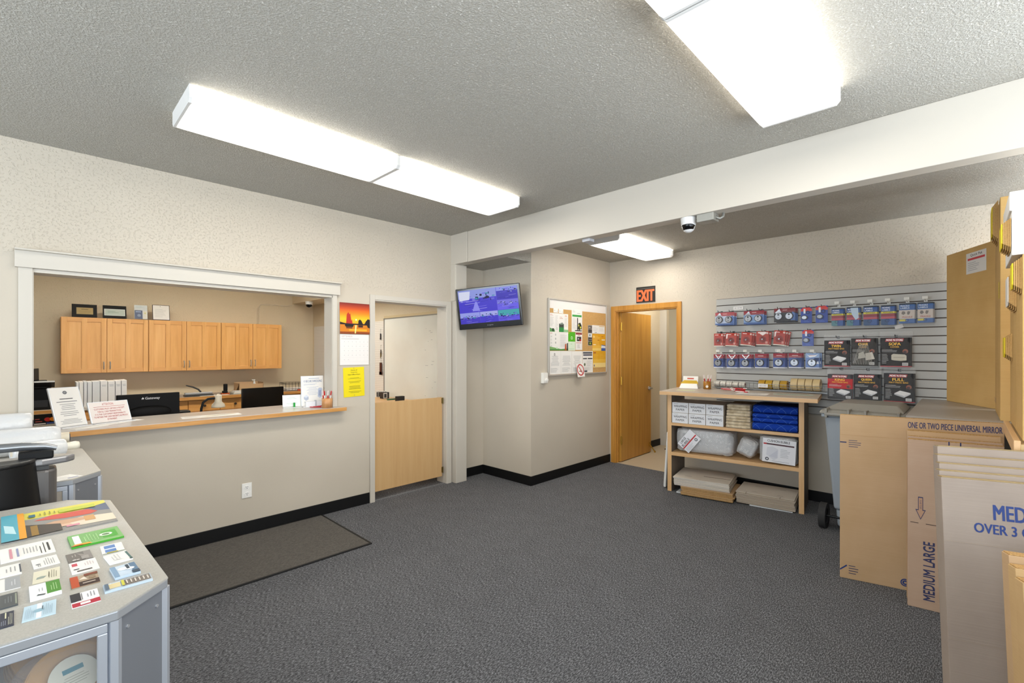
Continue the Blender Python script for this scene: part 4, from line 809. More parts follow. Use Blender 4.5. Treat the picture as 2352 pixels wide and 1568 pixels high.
# twine rolls in bags seen through the glass
TWINE = C('#bd9258', .9, 0, .1); TWINE2 = C('#a87c42', .9, 0, .1)
def twine(x, y, z, yaw, label, lab=True):
    t = thing('twine_pack', label, 'twine pack', mx=Matrix.Translation((x, y, z)) @ Matrix.Rotation(yaw, 4, 'Z') @ Matrix.Rotation(R(-42), 4, 'X') @ Matrix.Translation((0, 0, -.085)), group='bagged twine rolls inside the display case')
    q = M(TWINE); q.ring((0, -.05, .085), (0, .05, .085), .08, .03, 30)
    for k in range(7): q.use(TWINE2 if k % 2 else TWINE).ring((0, -.048 + .0137 * k, .085), (0, -.040 + .0137 * k, .085), .083, .07, 30)
    q.obj('twine_roll', t)
    M(FILMBAG).blob(0, 0, .085, .096, .060, .092, .7, 28, 16, .08, x).obj('bag', t)
    if lab:
        q = M(C('#d9d8c8')); q.x = face(0, -.062, .085, 0); q.cyl((0, 0, 0), (0, 0, .001), .046, 28); q.ops(.09, .09, [('r', .30, .62, .72, .74, '#2f7f90'), ('l', .2, .3, .8, .55, 4, '#a9a998', 'c')], .001); q.obj('round_label', t)
for i, (x, y, yw, lb_, lbl) in enumerate([(.05, 1.535, .3, True, 'bagged twine roll nearest the glass with a round pale label'), (.03, 1.74, .2, False, 'bagged twine roll standing behind the labelled one'), (-.18, 1.56, .4, False, 'bagged twine roll at the left of the glass')]):
    twine(x, y, .70, yw, lbl, lb_)

def k(v): return v * 1.112
def card(x, y, w_, h_, ang, ops, label, base=None, t=.001, name='business_card', cat='card', grp='cards on the display case', seed=1):
    # reading direction points away from the camera's left; u axis runs along world Y
    return sheet(name, w_, h_, onZ(k(x), k(y), CZ + .0003, ang), ops, base=base, t=t, label=label, cat=cat, group=grp, seed=seed)
A0 = R(90)     # cards are read from the X side: text runs along Y
cw, ch = .089, .051
def quadcard(pts, ops, label, base=None, t=.0015, name='business_card', cat='card', grp='business cards on the display case', seed=1):
    (ax, ay), (bx, by), (cx_, cy_), (dx, dy) = [(k(a), k(b)) for a, b in pts]
    mx_, my_ = (ax + bx + cx_ + dx) / 4, (ay + by + cy_ + dy) / 4
    w_ = (math.dist((ax, ay), (dx, dy)) + math.dist((bx, by), (cx_, cy_))) / 2; h_ = (math.dist((ax, ay), (bx, by)) + math.dist((cx_, cy_), (dx, dy))) / 2
    ang = math.atan2((ay + by) - (dy + cy_), (ax + bx) - (dx + cx_))     # u runs from near edge to far edge
    return sheet(name, w_, h_, onZ(mx_, my_, CZ + .0003, ang), ops, base=base, t=t, label=label, cat=cat, group=grp, seed=seed)
# local frame of quadcard: u (0..1) near -> far, v (0..1) right -> left
quadcard([(-.076, 2.205), (.169, 2.205), (.182, 1.909), (-.067, 1.905)],
  [('r', .72, 0, 1, .80, '#d9cf52'), ('r', 0, 0, .72, .84, '#8c8a86'), ('p', [(.52, 0), (.86, 0), (.72, .25), (.60, .20)], '#59647c'), ('p', [(.55, .12), (.70, .2), (.72, .55), (.60, .72), (.50, .45), (.48, .2)], '#c8483a'), ('p', [(.08, 0), (.34, 0), (.42, .30), (.38, .45), (.22, .5), (.10, .35)], '#e0d0ba'), ('p', [(.30, .20), (.40, .3), (.44, .55), (.34, .75), (.24, .55)], '#c59a7a'), ('p', [(.18, .40), (.26, .42), (.26, .75), (.16, .70)], '#d8b49a'), ('r', .22, .18, .42, .28, '#c9985e'), ('r', .12, .34, .18, .46, '#cf8798'),
   ('p', [(.05, .5), (.3, .5), (.45, .75), (.5, .84), (.02, .84)], '#3c332c'), ('r', .04, .70, .40, .76, '#c08a1c'), ('t', 'MASON', .06, .705, .38, .755, '#e0a428', .03, 0), ('r', .74, .12, .88, .48, '#bcc43c'), ('r', .75, .70, .86, .76, '#1f5f78'), ('l', .76, .5, .90, .68, 4, '#8c8638'), ('r', 0, .80, 1, .86, '#e09a1c'), ('r', 0, .86, 1, 1, '#4aa0b4'), ('p', [(.2, .88), (.5, .9), (.6, .98), (.3, .97)], '#b8dbe2'), ('r', .50, .76, .72, .84, '#c7c5c0')][0:11] +
  [('r', .04, .70, .40, .76, '#8d6a20'), ('r', .74, .12, .88, .48, '#bcc43c'), ('r', .75, .70, .86, .76, '#1f5f78'), ('l', .76, .5, .90, .68, 4, '#8c8638'), ('r', 0, .80, 1, .86, '#e09a1c'), ('r', 0, .86, 1, 1, '#4aa0b4'), ('p', [(.2, .88), (.5, .9), (.6, .98), (.3, .97)], '#b8dbe2')],
  'large glossy yellow-topped booklet cover at the far end of the display case', base=C('#8c8a86', .3), t=.003, name='booklet', cat='booklet', grp='leaflets on the display case')
quadcard([(.063, 1.843), (.173, 1.837), (.177, 1.731), (.069, 1.725)], [('r', .2, .08, .8, .38, '#45a02e'), ('o', .5, .30, .13, .08, '#e6efe2'), ('c', .5, .30, .07, '#5a7f50'), ('t', 'Wow!', .12, .80, .9, .94, '#f2f4ee', .04), ('l', .2, .45, .85, .75, 5, '#9fd08c'), ('p', [(0, .62), (.12, .66), (.14, .95), (0, .97)], '#e0a020'), ('p', [(0, .8), (.05, .8), (.05, 1), (0, 1)], '#c2401f')][0:3] + [('r', .15, .80, .85, .93, '#e8eee4'), ('l', .2, .45, .85, .75, 5, '#9fd08c'), ('p', [(0, .62), (.12, .66), (.14, .95), (0, .97)], '#e0a020'), ('p', [(0, .8), (.05, .8), (.05, 1), (0, 1)], '#c2401f')],
  'stack of bright green leaflets beside the booklet', base=C('#3f9a26', .3), t=.006, name='leaflet', cat='leaflet', grp='leaflets on the display case')
quadcard([(-.067, 1.864), (.03, 1.856), (.039, 1.734), (-.062, 1.737)], [('l', .1, .15, .9, .30, 2, '#3a3a3a'), ('r', .2, .08, .8, .12, '#2a2a2a'), ('l', .3, .3, .8, .6, 5, '#9a9a9a'), ('r', .2, .66, .8, .70, '#8a90b0'), ('r', .15, .78, .85, .83, '#cf8f9a')], 'long white price list left of the green leaflets', name='leaflet', cat='leaflet', grp='leaflets on the display case')
W_ = '#e4e2de'
quadcard([(.123, 1.697), (.168, 1.690), (.168, 1.617), (.123, 1.617)], [('r', .15, .35, .9, .85, '#5a7fb8'), ('r', .45, .1, .55, .95, '#dfe6ee'), ('r', .02, .3, .14, .8, '#c0b048'), ('r', 0, 0, .04, 1, '#4f6a2c')], 'white and blue card with olive edge in the right column', base=C(W_))
quadcard([(.124, 1.600), (.167, 1.607), (.176, 1.537), (.129, 1.524)], [('r', .1, 0, .9, .1, '#4a6a66'), ('l', .3, .4, .9, .8, 3, LG), ('p', [(.2, .3), (.26, .6), (.2, .85), (.23, .6)], '#8a8a8a'), ('r', 0, .0, .12, .12, '#2f4a48')], 'white card with grey swirl, second in the right column', base=C(W_), t=.004)
quadcard([(.126, 1.497), (.173, 1.493), (.177, 1.420), (.130, 1.422)], [('r', 0, 0, 1, .25, '#5f7a94'), ('r', 0, .8, 1, 1, '#7f9ab4'), ('c', .6, .55, .22, '#eef2f6'), ('c', .5, .3, .18, '#e2e8ee'), ('r', .5, .30, .9, .42, '#3a444e'), ('r', 0, 0, .25, .3, '#3a4a5a')], 'thick stack of pale blue photo cards in the right column', base=C('#b9cbdc', .25), t=.007)
quadcard([(.107, 1.406), (.191, 1.394), (.191, 1.354), (.107, 1.360)], [('r', .15, .02, .95, .62, '#7d746c'), ('r', .2, .66, .85, .92, '#d8c89a')] + [('r', .3, .06 + i * .09, .8, .09 + i * .09, '#cfc6bc') for i in range(6)] + [('r', .15, .58, .9, .64, '#c8c24a'), ('r', .1, .9, .9, .98, '#5a6a7a')], 'narrow long photo card stack at the near end of the right column', base=C('#b7c7d6', .25), t=.005)
quadcard([(.055, 1.689), (.102, 1.687), (.104, 1.610), (.059, 1.622)], [('r', 0, 0, 1, .3, '#86817d'), ('p', [(.4, .1), (.6, .3), (.9, .6), (.5, .45)], '#8e8884'), ('r', .1, .15, .45, .45, '#9b9591'), ('c', .15, .6, .07, '#d8d4d0'), ('c', .15, .75, .08, '#d8d4d0'), ('l', .5, .6, .8, .85, 2, '#a39d98')], 'charcoal card topmost in the middle column', base=C('#4a4543', .35))
quadcard([(.059, 1.622), (.107, 1.604), (.110, 1.529), (.062, 1.526)], [('r', .62, .72, .86, .92, '#c24a58'), ('r', .1, .25, .2, .80, '#5a524e'), ('l', .5, .1, .85, .5, 4, '#c9b8b8'), ('r', .3, .7, .36, .9, '#3a3a3a')], 'white card with red square logo in the middle column', base=C(W_))
quadcard([(.056, 1.511), (.104, 1.504), (.105, 1.436), (.057, 1.436)], [('r', 0, .72, 1, 1, '#b54a26'), ('r', 0, 0, .4, .72, '#3a2620'), ('p', [(.5, .4), (.8, .5), (.6, .7)], '#e0d4c4'), ('r', .5, .1, .8, .35, '#8f7a62'), ('r', .15, .15, .25, .6, '#a5988c'), ('r', .8, 0, 1, .5, '#7a3f2a')], 'orange and brown landscape photo card in the middle column', base=C('#a08a70', .3), t=.002)
quadcard([(.052, 1.401), (.097, 1.401), (.098, 1.325), (.053, 1.329)], [('r', 0, 0, .30, .98, '#b02a3c'), ('p', [(.28, .98), (.28, 1), (.45, .65), (.28, .2)], '#e8e6e2'), ('r', .38, .64, 1, 1, '#2e2c32'), ('r', .05, .35, .22, .7, '#e6d8d8'), ('l', .5, .1, .9, .45, 3, '#8a8a90'), ('r', .4, .58, .9, .61, '#6a6a70')], 'white card with red roof shape and black block, nearest in the middle column', base=C('#eceaea'))
quadcard([(-.008, 1.711), (.038, 1.709), (.044, 1.635), (-.003, 1.635)], [('l', .15, .15, .9, .6, 5, '#8f8f8f'), ('c', .35, .8, .1, '#8a8a8a'), ('l', .1, .7, .3, .85, 2, '#6a6a6a')], 'plain white typed card topmost in the third column', base=C(W_))
quadcard([(-.003, 1.613), (.042, 1.607), (.040, 1.525), (-.005, 1.532)], [('p', [(.3, .6), (.45, .5), (.5, .7), (.45, .85), (.3, .88)], '#8f9a90'), ('l', .2, .1, .9, .45, 4, '#8a8672'), ('r', .3, .4, .75, .43, '#6a6654')], 'cream card with pale grey drawing in the third column', base=C('#d8d2bc'))
quadcard([(-.011, 1.514), (.039, 1.506), (.040, 1.426), (-.007, 1.428)], [('r', .12, 0, 1, .46, '#4f8a34'), ('l', .3, .1, .85, .35, 3, '#a9cc92'), ('p', [(.08, .55), (.16, .5), (.22, .75), (.14, .8)], '#55585a'), ('l', .4, .55, .7, .75, 2, '#a5a5a5')], 'half white half green card stack in the third column', base=C('#e9eaec'), t=.006)
quadcard([(-.016, 1.405), (.031, 1.401), (.029, 1.324), (-.019, 1.333)], [('r', 0, .44, 1, .60, '#dfe4ec'), ('c', .5, .53, .18, '#8fb0c0'), ('l', .1, .1, .9, .4, 5, '#92a8b4'), ('r', .5, .40, .75, .44, '#5a6a74'), ('l', .1, .65, .9, .95, 5, '#a2b6c2')], 'pale blue card nearest the case edge in the third column', base=C('#b9cfdc'), t=.002)
quadcard([(-.061, 1.710), (-.028, 1.698), (-.023, 1.627), (-.058, 1.620)], [('r', .1, 0, .9, .08, '#4a4e58'), ('l', .3, .2, .8, .8, 3, '#9a9a9a')], 'white card with dark end at the picture left edge, topmost', base=C(W_), t=.003)
quadcard([(-.058, 1.614), (-.026, 1.607), (-.024, 1.533), (-.055, 1.528)], [('r', 0, 0, 1, .75, '#9ea0a2'), ('l', .3, .2, .8, .5, 2, '#c9cacc')], 'grey and white card second at the picture left edge', base=C(W_), t=.002)
quadcard([(-.054, 1.507), (-.028, 1.501), (-.026, 1.428), (-.051, 1.429)], [('r', .1, .05, .9, .15, '#8f9484'), ('l', .3, .3, .8, .8, 3, '#7d8284')], 'slate grey card third at the picture left edge', base=C('#484d50', .35), t=.003)
quadcard([(-.050, 1.407), (-.031, 1.400), (-.030, 1.330), (-.048, 1.329)], [('l', .1, .1, .9, .45, 3, '#c9c9b0'), ('r', .55, .55, .95, .65, '#d5d3b0'), ('l', .1, .55, .5, .95, 3, '#9aa0b0')], 'navy card with pale print nearest at the picture left edge', base=C('#2c3142', .35), t=.002)
# on the second case: film rolls and leaflet
def film_roll(p0, p1, r, core, label, cat='film roll', handle=False):
    t = thing('stretch_film_roll', label, cat, p0, group='clear film rolls on the second display case')
    a = Vector((0, 0, 0)); b = Vector(p1) - Vector(p0); d = b.normalized()
    rr_ = [0.001, r * .80, r * .94, r, r, r * .985, r, r * .98, r * .94, r * .8, .001]; ps = [0, .002, .012, .04, .3, .5, .7, .93, .985, .998, 1]
    q = M(STRETCH); q.sweep([a + (b - a) * s_ for s_ in ps], rr_, 28); q.obj('film', t)
    q = M(C('#d8cdb8', .6)); q.cyl(a - d * .0, b + d * core, r * .42, 18); q.obj('core', t)
    if handle: M(C('#e9e4d4', .4)).sweep([b + d * .0, b + d * .02, b + d * .045, b + d * .06, b + d * .065], [r * .42, r * .46, r * .50, r * .42, .004], 16).obj('handle', t)
    else: M(C('#22283a', .5)).cyl(b + d * core, b + d * (core + .004), r * .3, 14).obj('core_plug', t)
    return t
film_roll((-.62, 4.03, 1.065), (-.012, 4.03, 1.065), .068, .0, 'thick clear film roll farthest back at the left edge')
film_roll((-.60, 3.86, CZ + .078), (.107, 3.86, CZ + .078), .076, .035, 'long clear film roll with dark core plug in the middle')
film_roll((-.09, 3.63, CZ + .05), (.118, 3.69, CZ + .05), .047, .0, 'short white film roll with pale grip handle', handle=True)
sheet('leaflet', .12, .09, onZ(.085, 3.03, CZ + .0003, R(28)), [('l', .1, .2, .9, .9, 7, LG), ('r', .55, .08, .9, .2, '#7a80a8')], label='white slip with blue print on the corner of the second case', cat='leaflet')
# coffee maker on its stand between the two cases
tag(B(C('#8d8f92', .5), -.42, .04, 2.62, 2.93, 0, .70).obj('coffee_stand', auto=True, bevel=.004), 'low grey stand between the display cases carrying the coffee maker', 'stand')
t = thing('coffee_maker', 'black and silver single-cup coffee maker between the display cases', 'coffee maker', (-.10, 2.78, .70))
SV = C('#9a9a9c', .3, .6)
q = M(C('#0b0b0c', .5, 0, .3)); NP = 16; prof = [(-.12 + .22 * math.cos(a_), -.145 * math.sin(a_)) for a_ in [PI - PI * i_ / (NP - 1) for i_ in range(NP)]]
q.add([((x + .12) * (1 if z else 1.14) - .12, y, z) for z in (.0, .34) for x, y in prof], [tuple(range(NP))[::-1], tuple(range(NP, 2 * NP))], False); q.add([((x + .12) * (1 if z else 1.14) - .12, y, z) for z in (.0, .34) for x, y in prof], [(i, i + 1, NP + i + 1, NP + i) for i in range(NP - 1)], True); q.obj('water_tank', t, bevel=.004)
q = M(C('#1b1b1c', .35)); q.prism([(-.12 + (x + .12) * 1.02, y * 1.02) for x, y in prof], .34, .356); q.obj('tank_lid', t, bevel=.006)
M(C('#6d6a68', .35, .5)).prism([(-.2, .0), (.14, .0), (.165, .03), (.165, .12), (-.2, .12)], .02, .30).obj('body', t, bevel=.012)
M(C('#3a3b3c', .35)).box(-.2, .14, .005, .13, .30, .315).obj('collar', t)
M(SV).prism([(-.22, .0), (.12, .0), (.20, .03), (.225, .065), (.20, .10), (.12, .13), (-.22, .13)], .315, .345).obj('head', t, bevel=.008)
M(BLK).box(.05, .155, .01, .12, .345, .378).obj('lid_block', t, bevel=.006)
q = M(C('#8d9094', .25, .7)); q.sweep([(-.30, .06, .365), (-.2, .06, .388), (-.05, .06, .400), (.06, .06, .398), (.13, .06, .390), (.165, .06, .378)], [.014, .018, .02, .018, .014, .01], 12); q.obj('handle', t)
M(C('#b3b5ba', .35, .4)).prism([(.0, .0), (.19, .0), (.24, .05), (.22, .11), (.0, .12)], .0, .035).obj('drip_tray', t, bevel=.006)

# ------------------------------------------------------------------ shelf unit under the slat wall (local x = along the front, y = depth)
DR = R(-82); DK = Matrix.Translation((4.76, 2.31, 0)) @ Matrix.Rotation(DR, 4, 'Z')
def dthing(name, label, cat, x, y, z, yaw=0, group=None): return thing(name, label, cat, mx=DK @ Matrix.Translation((x, y, z)) @ Matrix.Rotation(yaw, 4, 'Z'), group=group)
t = dthing('shelf_unit', 'beech shelf unit with open shelves before the slat wall', 'shelf unit', 0, 0, 0)
M(C('#b3a698', .35)).box(-.02, 1.365, -.197, .48, 1.0805, 1.083).obj('tabletop', t)
M(BEECH).box(-.02, 1.365, -.2, .48, 1.046, 1.0805).obj('top_edge', t)
for a in (0, 1.208):
    q = M(GREYWOOD).box(a, a + .042, .004, .48, 0, 1.046); q.use(BEECHV).box(a, a + .042, 0, .004, 0, 1.046); q.obj('side_panel', t)
for z0, z1 in ((.705, .735), (.385, .42)): M(BEECH).box(.042, 1.208, .0, .47, z0, z1).obj('shelf', t)
t = dthing('folding_table', 'white rounded folded table panel leaning on the left end of the shelf unit', 'folding table', -.055, .06, 0.0)
q = M(C('#e3e2df', .4)); q.x = Matrix.Rotation(R(3.6), 4, 'Y'); q.box(-.014, .014, 0, .40, .01, .62); q.obj('panel', t, bevel=.012)
# wrapping paper cartons
pl = ['top', 'bottom']; cl = ['left', 'middle', 'right']
for r_ in (0, 1):
    for c_ in range(3):
        t = dthing('wrapping_paper_carton', 'white wrapping paper carton in the %s row, %s of three' % (pl[1 - r_], cl[c_]), 'carton', .046 + .172 * c_ + .085, .002 + .005 * r_, .736 + .110 * r_, group='wrapping paper cartons on the top shelf')
        M(KRAFTW).box(-.084, .084, .001, .40, 0, .108).obj('carton', t, bevel=.002)
        q = M(C('#dcdde0')); q.x = face(0, .0006, .054, 0); q.box(-.083, .083, -.053, .053, 0, .0008); q.ops(.166, .106, [('r', .1, .86, .38, .89, '#8d9096'), ('t', 'WRAPPING', .10, .52, .93, .74, '#2a2d34', .02), ('t', 'PAPER', .24, .20, .78, .40, '#2a2d34', .02)], .0008); q.obj('printed_end', t)
# folded cloths
def folded(name, label, x, y, z, w_, dp, h_, mat, seed, layers=2, grp=None, cat='cloth', quilt=None):
    from mathutils import noise as mn
    t = M(mat); rg = random.Random(seed)
    # serpentine cross-section (y,z): the front edge shows rounded folds
    lh = h_ / layers; prof = []
    for i in range(layers):
        zc = lh * (i + .5); r_ = lh * .5
        for a_ in range(9):
            an = -PI / 2 + PI * a_ / 8; prof.append((r_ * .8 - math.cos(an) * r_ * .95, zc + math.sin(an) * r_ * .97))
        if i < layers - 1: prof.append((lh * .42, lh * (i + 1)))
    back = [(dp, h_), (dp, 0)]
    pr = prof + back; n = len(pr); NX = 22
    vs = []
    for i in range(NX + 1):
        u = i / NX
        for (yy, zz) in pr:
            p = Vector((u * w_ * 6, yy * 8, zz * 12 + seed))
            k1 = mn.noise(p * .9); edge = min(u, 1 - u); rd = 1 - .06 * max(0, 1 - edge * 12)
            vs.append(((u - .5) * w_ * (1 - .02 * k1), yy + .010 * k1 + .012 * max(0, 1 - edge * 10), zz * rd * (1 + .03 * mn.noise(Vector((u * 3, seed, zz * 4))))))
    t.add(vs, [(i * n + j, i * n + (j + 1) % n, (i + 1) * n + (j + 1) % n, (i + 1) * n + j) for i in range(NX) for j in range(n)] , True)
    t.add([vs[j] for j in range(n)] + [vs[NX * n + j] for j in range(n)], [tuple(range(n)), tuple(range(n, 2 * n))[::-1]], False)
    return tag(t.obj(name, mx=DK @ Matrix.Translation((x, y, z)) @ Matrix.Rotation(R(rg.uniform(-2, 2)), 4, 'Z')), label, cat, grp)
def cloth(name, c1, c2, sc):
    m, b = new(name, .9, .1); N, L = nodes(m); n = noise(N, L, pos(N), sc, 3)
    L.new(ramp(N, L, n, [(.35, c1), (.65, c2)]), b.inputs['Base Color']); bump(N, L, b, n, .3, .004); b.inputs['Sheen Weight'].default_value = .2; return m
TAN = cloth('tan_canvas', '#b3a184', '#d3c5ab', 25)
def quilt_mat():
    m, b = new('blue_quilt', .85, .2); N, L = nodes(m)
    t = N.new('ShaderNodeTexCoord'); mp = N.new('ShaderNodeMapping'); mp.inputs['Rotation'].default_value = (0, 0, R(45)); mp.inputs['Scale'].default_value = (13, 13, 13)
    cb = N.new('ShaderNodeCombineXYZ'); sp = N.new('ShaderNodeSeparateXYZ'); L.new(t.outputs['Object'], sp.inputs[0])
    ad = N.new('ShaderNodeMath'); ad.operation = 'ADD'; L.new(sp.outputs[1], ad.inputs[0]); L.new(sp.outputs[2], ad.inputs[1])
    L.new(sp.outputs[0], cb.inputs[0]); L.new(ad.outputs[0], cb.inputs[1]); L.new(cb.outputs[0], mp.inputs[0])
    s2 = N.new('ShaderNodeSeparateXYZ'); L.new(mp.outputs[0], s2.inputs[0]); outs = []
    for i in (0, 1):
        f = N.new('ShaderNodeMath'); f.operation = 'FRACT'; L.new(s2.outputs[i], f.inputs[0])
        c = N.new('ShaderNodeMath'); c.operation = 'LESS_THAN'; c.inputs[1].default_value = .05; L.new(f.outputs[0], c.inputs[0]); outs.append(c)
    mx = N.new('ShaderNodeMath'); mx.operation = 'MAXIMUM'; L.new(outs[0].outputs[0], mx.inputs[0]); L.new(outs[1].outputs[0], mx.inputs[1])
    L.new(ramp(N, L, mx.outputs[0], [(0, '#123a9c'), (1, '#3f66b8')]), b.inputs['Base Color'])
    iv = N.new('ShaderNodeMath'); iv.operation = 'SUBTRACT'; iv.inputs[0].default_value = 1; L.new(mx.outputs[0], iv.inputs[1]); bump(N, L, b, iv.outputs[0], .6, .006)
    return m
QU = quilt_mat()
for i, (h_, l) in enumerate(((.062, 'bottom of the folded tan canvas sheets on the top shelf'), (.055, 'second from the bottom of the folded tan canvas sheets'), (.058, 'third from the bottom of the folded tan canvas sheets'), (.055, 'top of the folded tan canvas sheets'))):
    folded('folded_canvas', l, .694, -.015 + .006 * i, .7365 + [0, .063, .119, .178][i], .222 - .005 * i, .38, h_, TAN, i + 1, 2, 'folded tan canvas sheets', 'canvas')
for i, (h_, l) in enumerate(((.075, 'bottom blue quilted blanket on the top shelf'), (.085, 'middle blue quilted blanket on the top shelf'), (.075, 'top blue quilted blanket on the top shelf'))):
    folded('moving_blanket', l, 1.01, -.01 + .012 * i, .7365 + [0, .077, .164][i], .375, .40, h_, QU, i + 11, 1 + (i == 1), 'blue moving blankets', 'blanket')
# bubble wrap
def bag_label(par, w_, h_, mx, ops, base='#dfe0e6'):
    q = M(C(base)); q.box(-w_ / 2, w_ / 2, -h_ / 2, h_ / 2, 0, .0008); q.ops(w_, h_, ops, .0008); return q.obj('label_card', par, mx=mx)
INNER = clear_mat('bubble_film_layers', fac=.55, bmp=1, sc=90, rough=.25, edge=.3)
t = dthing('bubble_wrap_pack', 'large bubble wrap bag with tilted white and red label on the middle shelf', 'bubble wrap', .358, .17, .424)
M(INNER).blob(0, .03, .128, .26, .13, .112, .25, 40, 22, .05, 3, 14).obj('wrap', t); M(BUBBLE).blob(0, .02, .13, .278, .15, .122, .22, 110, 60, .05, 1, 34).obj('bag', t)
bag_label(t, .25, .19, face(-.165, -.148, .145, 0) @ Matrix.Rotation(R(-30), 4, 'Z'), [])
q = bpy.data.objects['label_card']; bpy.data.objects.remove(q)
RED = '#b5282c'
bag_label(t, .205, .145, face(-.135, -.16, .130, 0) @ Matrix.Rotation(R(52), 4, 'Z'), [('t', 'LARGE', .12, .76, .52, .94, '#22252c', .03), ('t', 'BUBBLE', .06, .52, .60, .70, '#22252c', .03), ('r', .0, .40, .98, .49, RED), ('o', .80, .22, .11, .06, '#3a4048'), ('l', .05, .05, .6, .34, 6, '#9a9ea6')])
t = dthing('bubble_wrap_roll', 'tilted clear bubble wrap bag between the two labelled packs', 'bubble wrap', .765, .18, .424)
q = M(INNER); q.x = Matrix.Translation((.0, 0, .11)) @ Matrix.Rotation(R(22), 4, 'Y'); q.blob(0, 0, 0, .07, .13, .08, .4, 26, 16, .06, 5); q.obj('wrap', t)
q = M(BUBBLE); q.x = Matrix.Translation((.0, -.01, .118)) @ Matrix.Rotation(R(22), 4, 'Y'); q.blob(0, 0, 0, .082, .15, .088, .4, 70, 44, .10, 6, 34); q.obj('bag', t)
t = dthing('bubble_wrap_pack', 'bubble wrap pack with upright cushion label at the right of the middle shelf', 'bubble wrap', 1.035, .15, .426)
M(INNER).blob(0, .02, .125, .145, .12, .118, .2, 30, 18, .03, 7).obj('wrap', t); M(BUBBLE).blob(0, .02, .13, .158, .145, .127, .2, 80, 44, .04, 8, 34).obj('bag', t)
bag_label(t, .275, .225, face(.01, -.128, .122, 0) @ Matrix.Rotation(R(-2.5), 4, 'Z'), [('t', 'CUSHION BUBBLE', .14, .86, .82, .96, '#22252c', .03), ('r', .02, .74, .95, .80, '#4a2c34'), ('r', .02, .74, .12, .80, RED), ('p', [(.12, .30), (.14, .62), (.30, .68), (.48, .58), (.48, .22), (.36, .10)], '#cfd1da'), ('p', [(.20, .25), (.46, .55), (.46, .2)], '#c3c6d2'), ('l', .55, .25, .85, .62, 6, '#a0a4ae'), ('o', .15, .13, .07, .035, '#3a4048'), ('l', .3, .05, .9, .09, 1, '#a0a4ae')])
# flat cartons on the floor level
def flat(name, label, x, y, z, w_, dp, h_, mt, edge, grp, yaw=0, notch=False):
    t = dthing(name, label, 'flat carton', x, y, z, yaw, grp)
    q = M(mt); q.box(-w_ / 2, w_ / 2, 0, dp, h_ * .72, h_); q.use(edge).box(-w_ / 2 + .003, w_ / 2 - .003, .003, dp - .003, 0, h_ * .72)
    return q.obj('board', t), t
nm = ['bottom', 'second from bottom', 'third from bottom', 'fourth from bottom', 'fifth from bottom', 'sixth from bottom', 'seventh from bottom', 'eighth from bottom', 'ninth from bottom', 'top']
tag(M(C('#d8dcde', .4)).box(.10, .50, -.02, .30, 0.0, .012).obj('plastic_tray', mx=DK), 'white plastic tray under the left flat carton stack', 'tray', 'trays under the flat cartons')
tag(M(C('#d8dcde', .4)).box(.80, 1.16, -.02, .30, 0.0, .012).obj('plastic_tray', mx=DK), 'white plastic tray under the right flat carton stack', 'tray', 'trays under the flat cartons')
z = .013; rg = random.Random(4)
for i in range(5):
    h_ = .016; b_, t = flat('flat_carton', 'brown flat carton in the lower left stack, %s of five' % nm[i], .42 + rg.uniform(-.01, .01), -.085 + rg.uniform(-.008, .008), z, .50, .44, h_, KRAFT, CORR, 'brown flat cartons at the bottom left', R(rg.uniform(-1.5, 1.5) + 2)); z += h_ + .0005
for i in range(6):
    h_ = .014; b_, t = flat('flat_carton', 'white flat carton in the left stack, %s' % (nm[i] + ' of six' if i < 5 else 'top of six'), .355 + rg.uniform(-.008, .008), -.07 + rg.uniform(-.008, .008), z, .54, .46, h_, KRAFTW, C('#c9c2b9', .8), 'white flat cartons in the left stack', R(rg.uniform(-1, 1) + 2)); z += h_ + .0005
q = M(C('#57412c', .8)); q.box(.0, .26, .18, .192, .0142, .0146); q.use(C('#6d665e')).box(-.17, -.10, .10, .105, .0142, .0146); q.obj('slot', t)
z = .013
for i in range(9):
    h_ = .0115; b_, t = flat('flat_carton', 'white topped flat carton in the right stack, %s' % (nm[i] + ' of nine' if i < 8 else 'top of nine'), .93 + rg.uniform(-.006, .006), -.03 + rg.uniform(-.006, .006), z, .50, .42, h_, KRAFTW, C('#8f7c68', .85), 'white flat cartons in the right stack', R(rg.uniform(-1, 1))); z += h_ + .0004
q = M(C('#57503f', .8))
for a in (-.12, .10):
    for b in (.08, .30): q.box(a, a + .05, b, b + .004, .0117, .012)
q.use(C('#6f5d4a')); q.box(-.16, -.155, -.001, .04, .0005, .0118).box(.13, .135, -.001, .04, .0005, .0118); q.obj('slot', t)
# things on top of the unit
ZT = 1.0832
t = thing('brochure_stand', 'gold and white tab card stand at the left end of the shelf unit top', 'card stand', (5.14, 2.24, ZT), R(-75))
q = M(C('#e3e1dc', .4)); q.add([(-.10, -.04, 0), (.10, -.04, 0), (.10, .05, 0), (-.10, .05, 0), (-.085, .0, .05), (.085, .0, .05), (.085, .05, .05), (-.085, .05, .05)], [(0, 3, 2, 1), (4, 5, 6, 7), (0, 1, 5, 4), (1, 2, 6, 5), (2, 3, 7, 6), (3, 0, 4, 7)], False); q.obj('base', t, bevel=.003)
q = M(C('#d9b23c', .3, .4)); q.x = Matrix.Rotation(R(-20), 4, 'X')
for i in range(3): q.box(-.09 + .012 * i, .09 - .008 * i, .012 + i * .012, .016 + i * .012, .035 + .01 * i, .075 + .014 * i)
q.obj('gold_tab', t)
q = M(C('#e8e5df')); q.x = Matrix.Rotation(R(-16), 4, 'X'); q.box(-.075, .085, .05, .054, .05, .15); q.use(C('#c0503c')).box(-.03, .04, .049, .0499, .115, .13); q.obj('white_card', t)
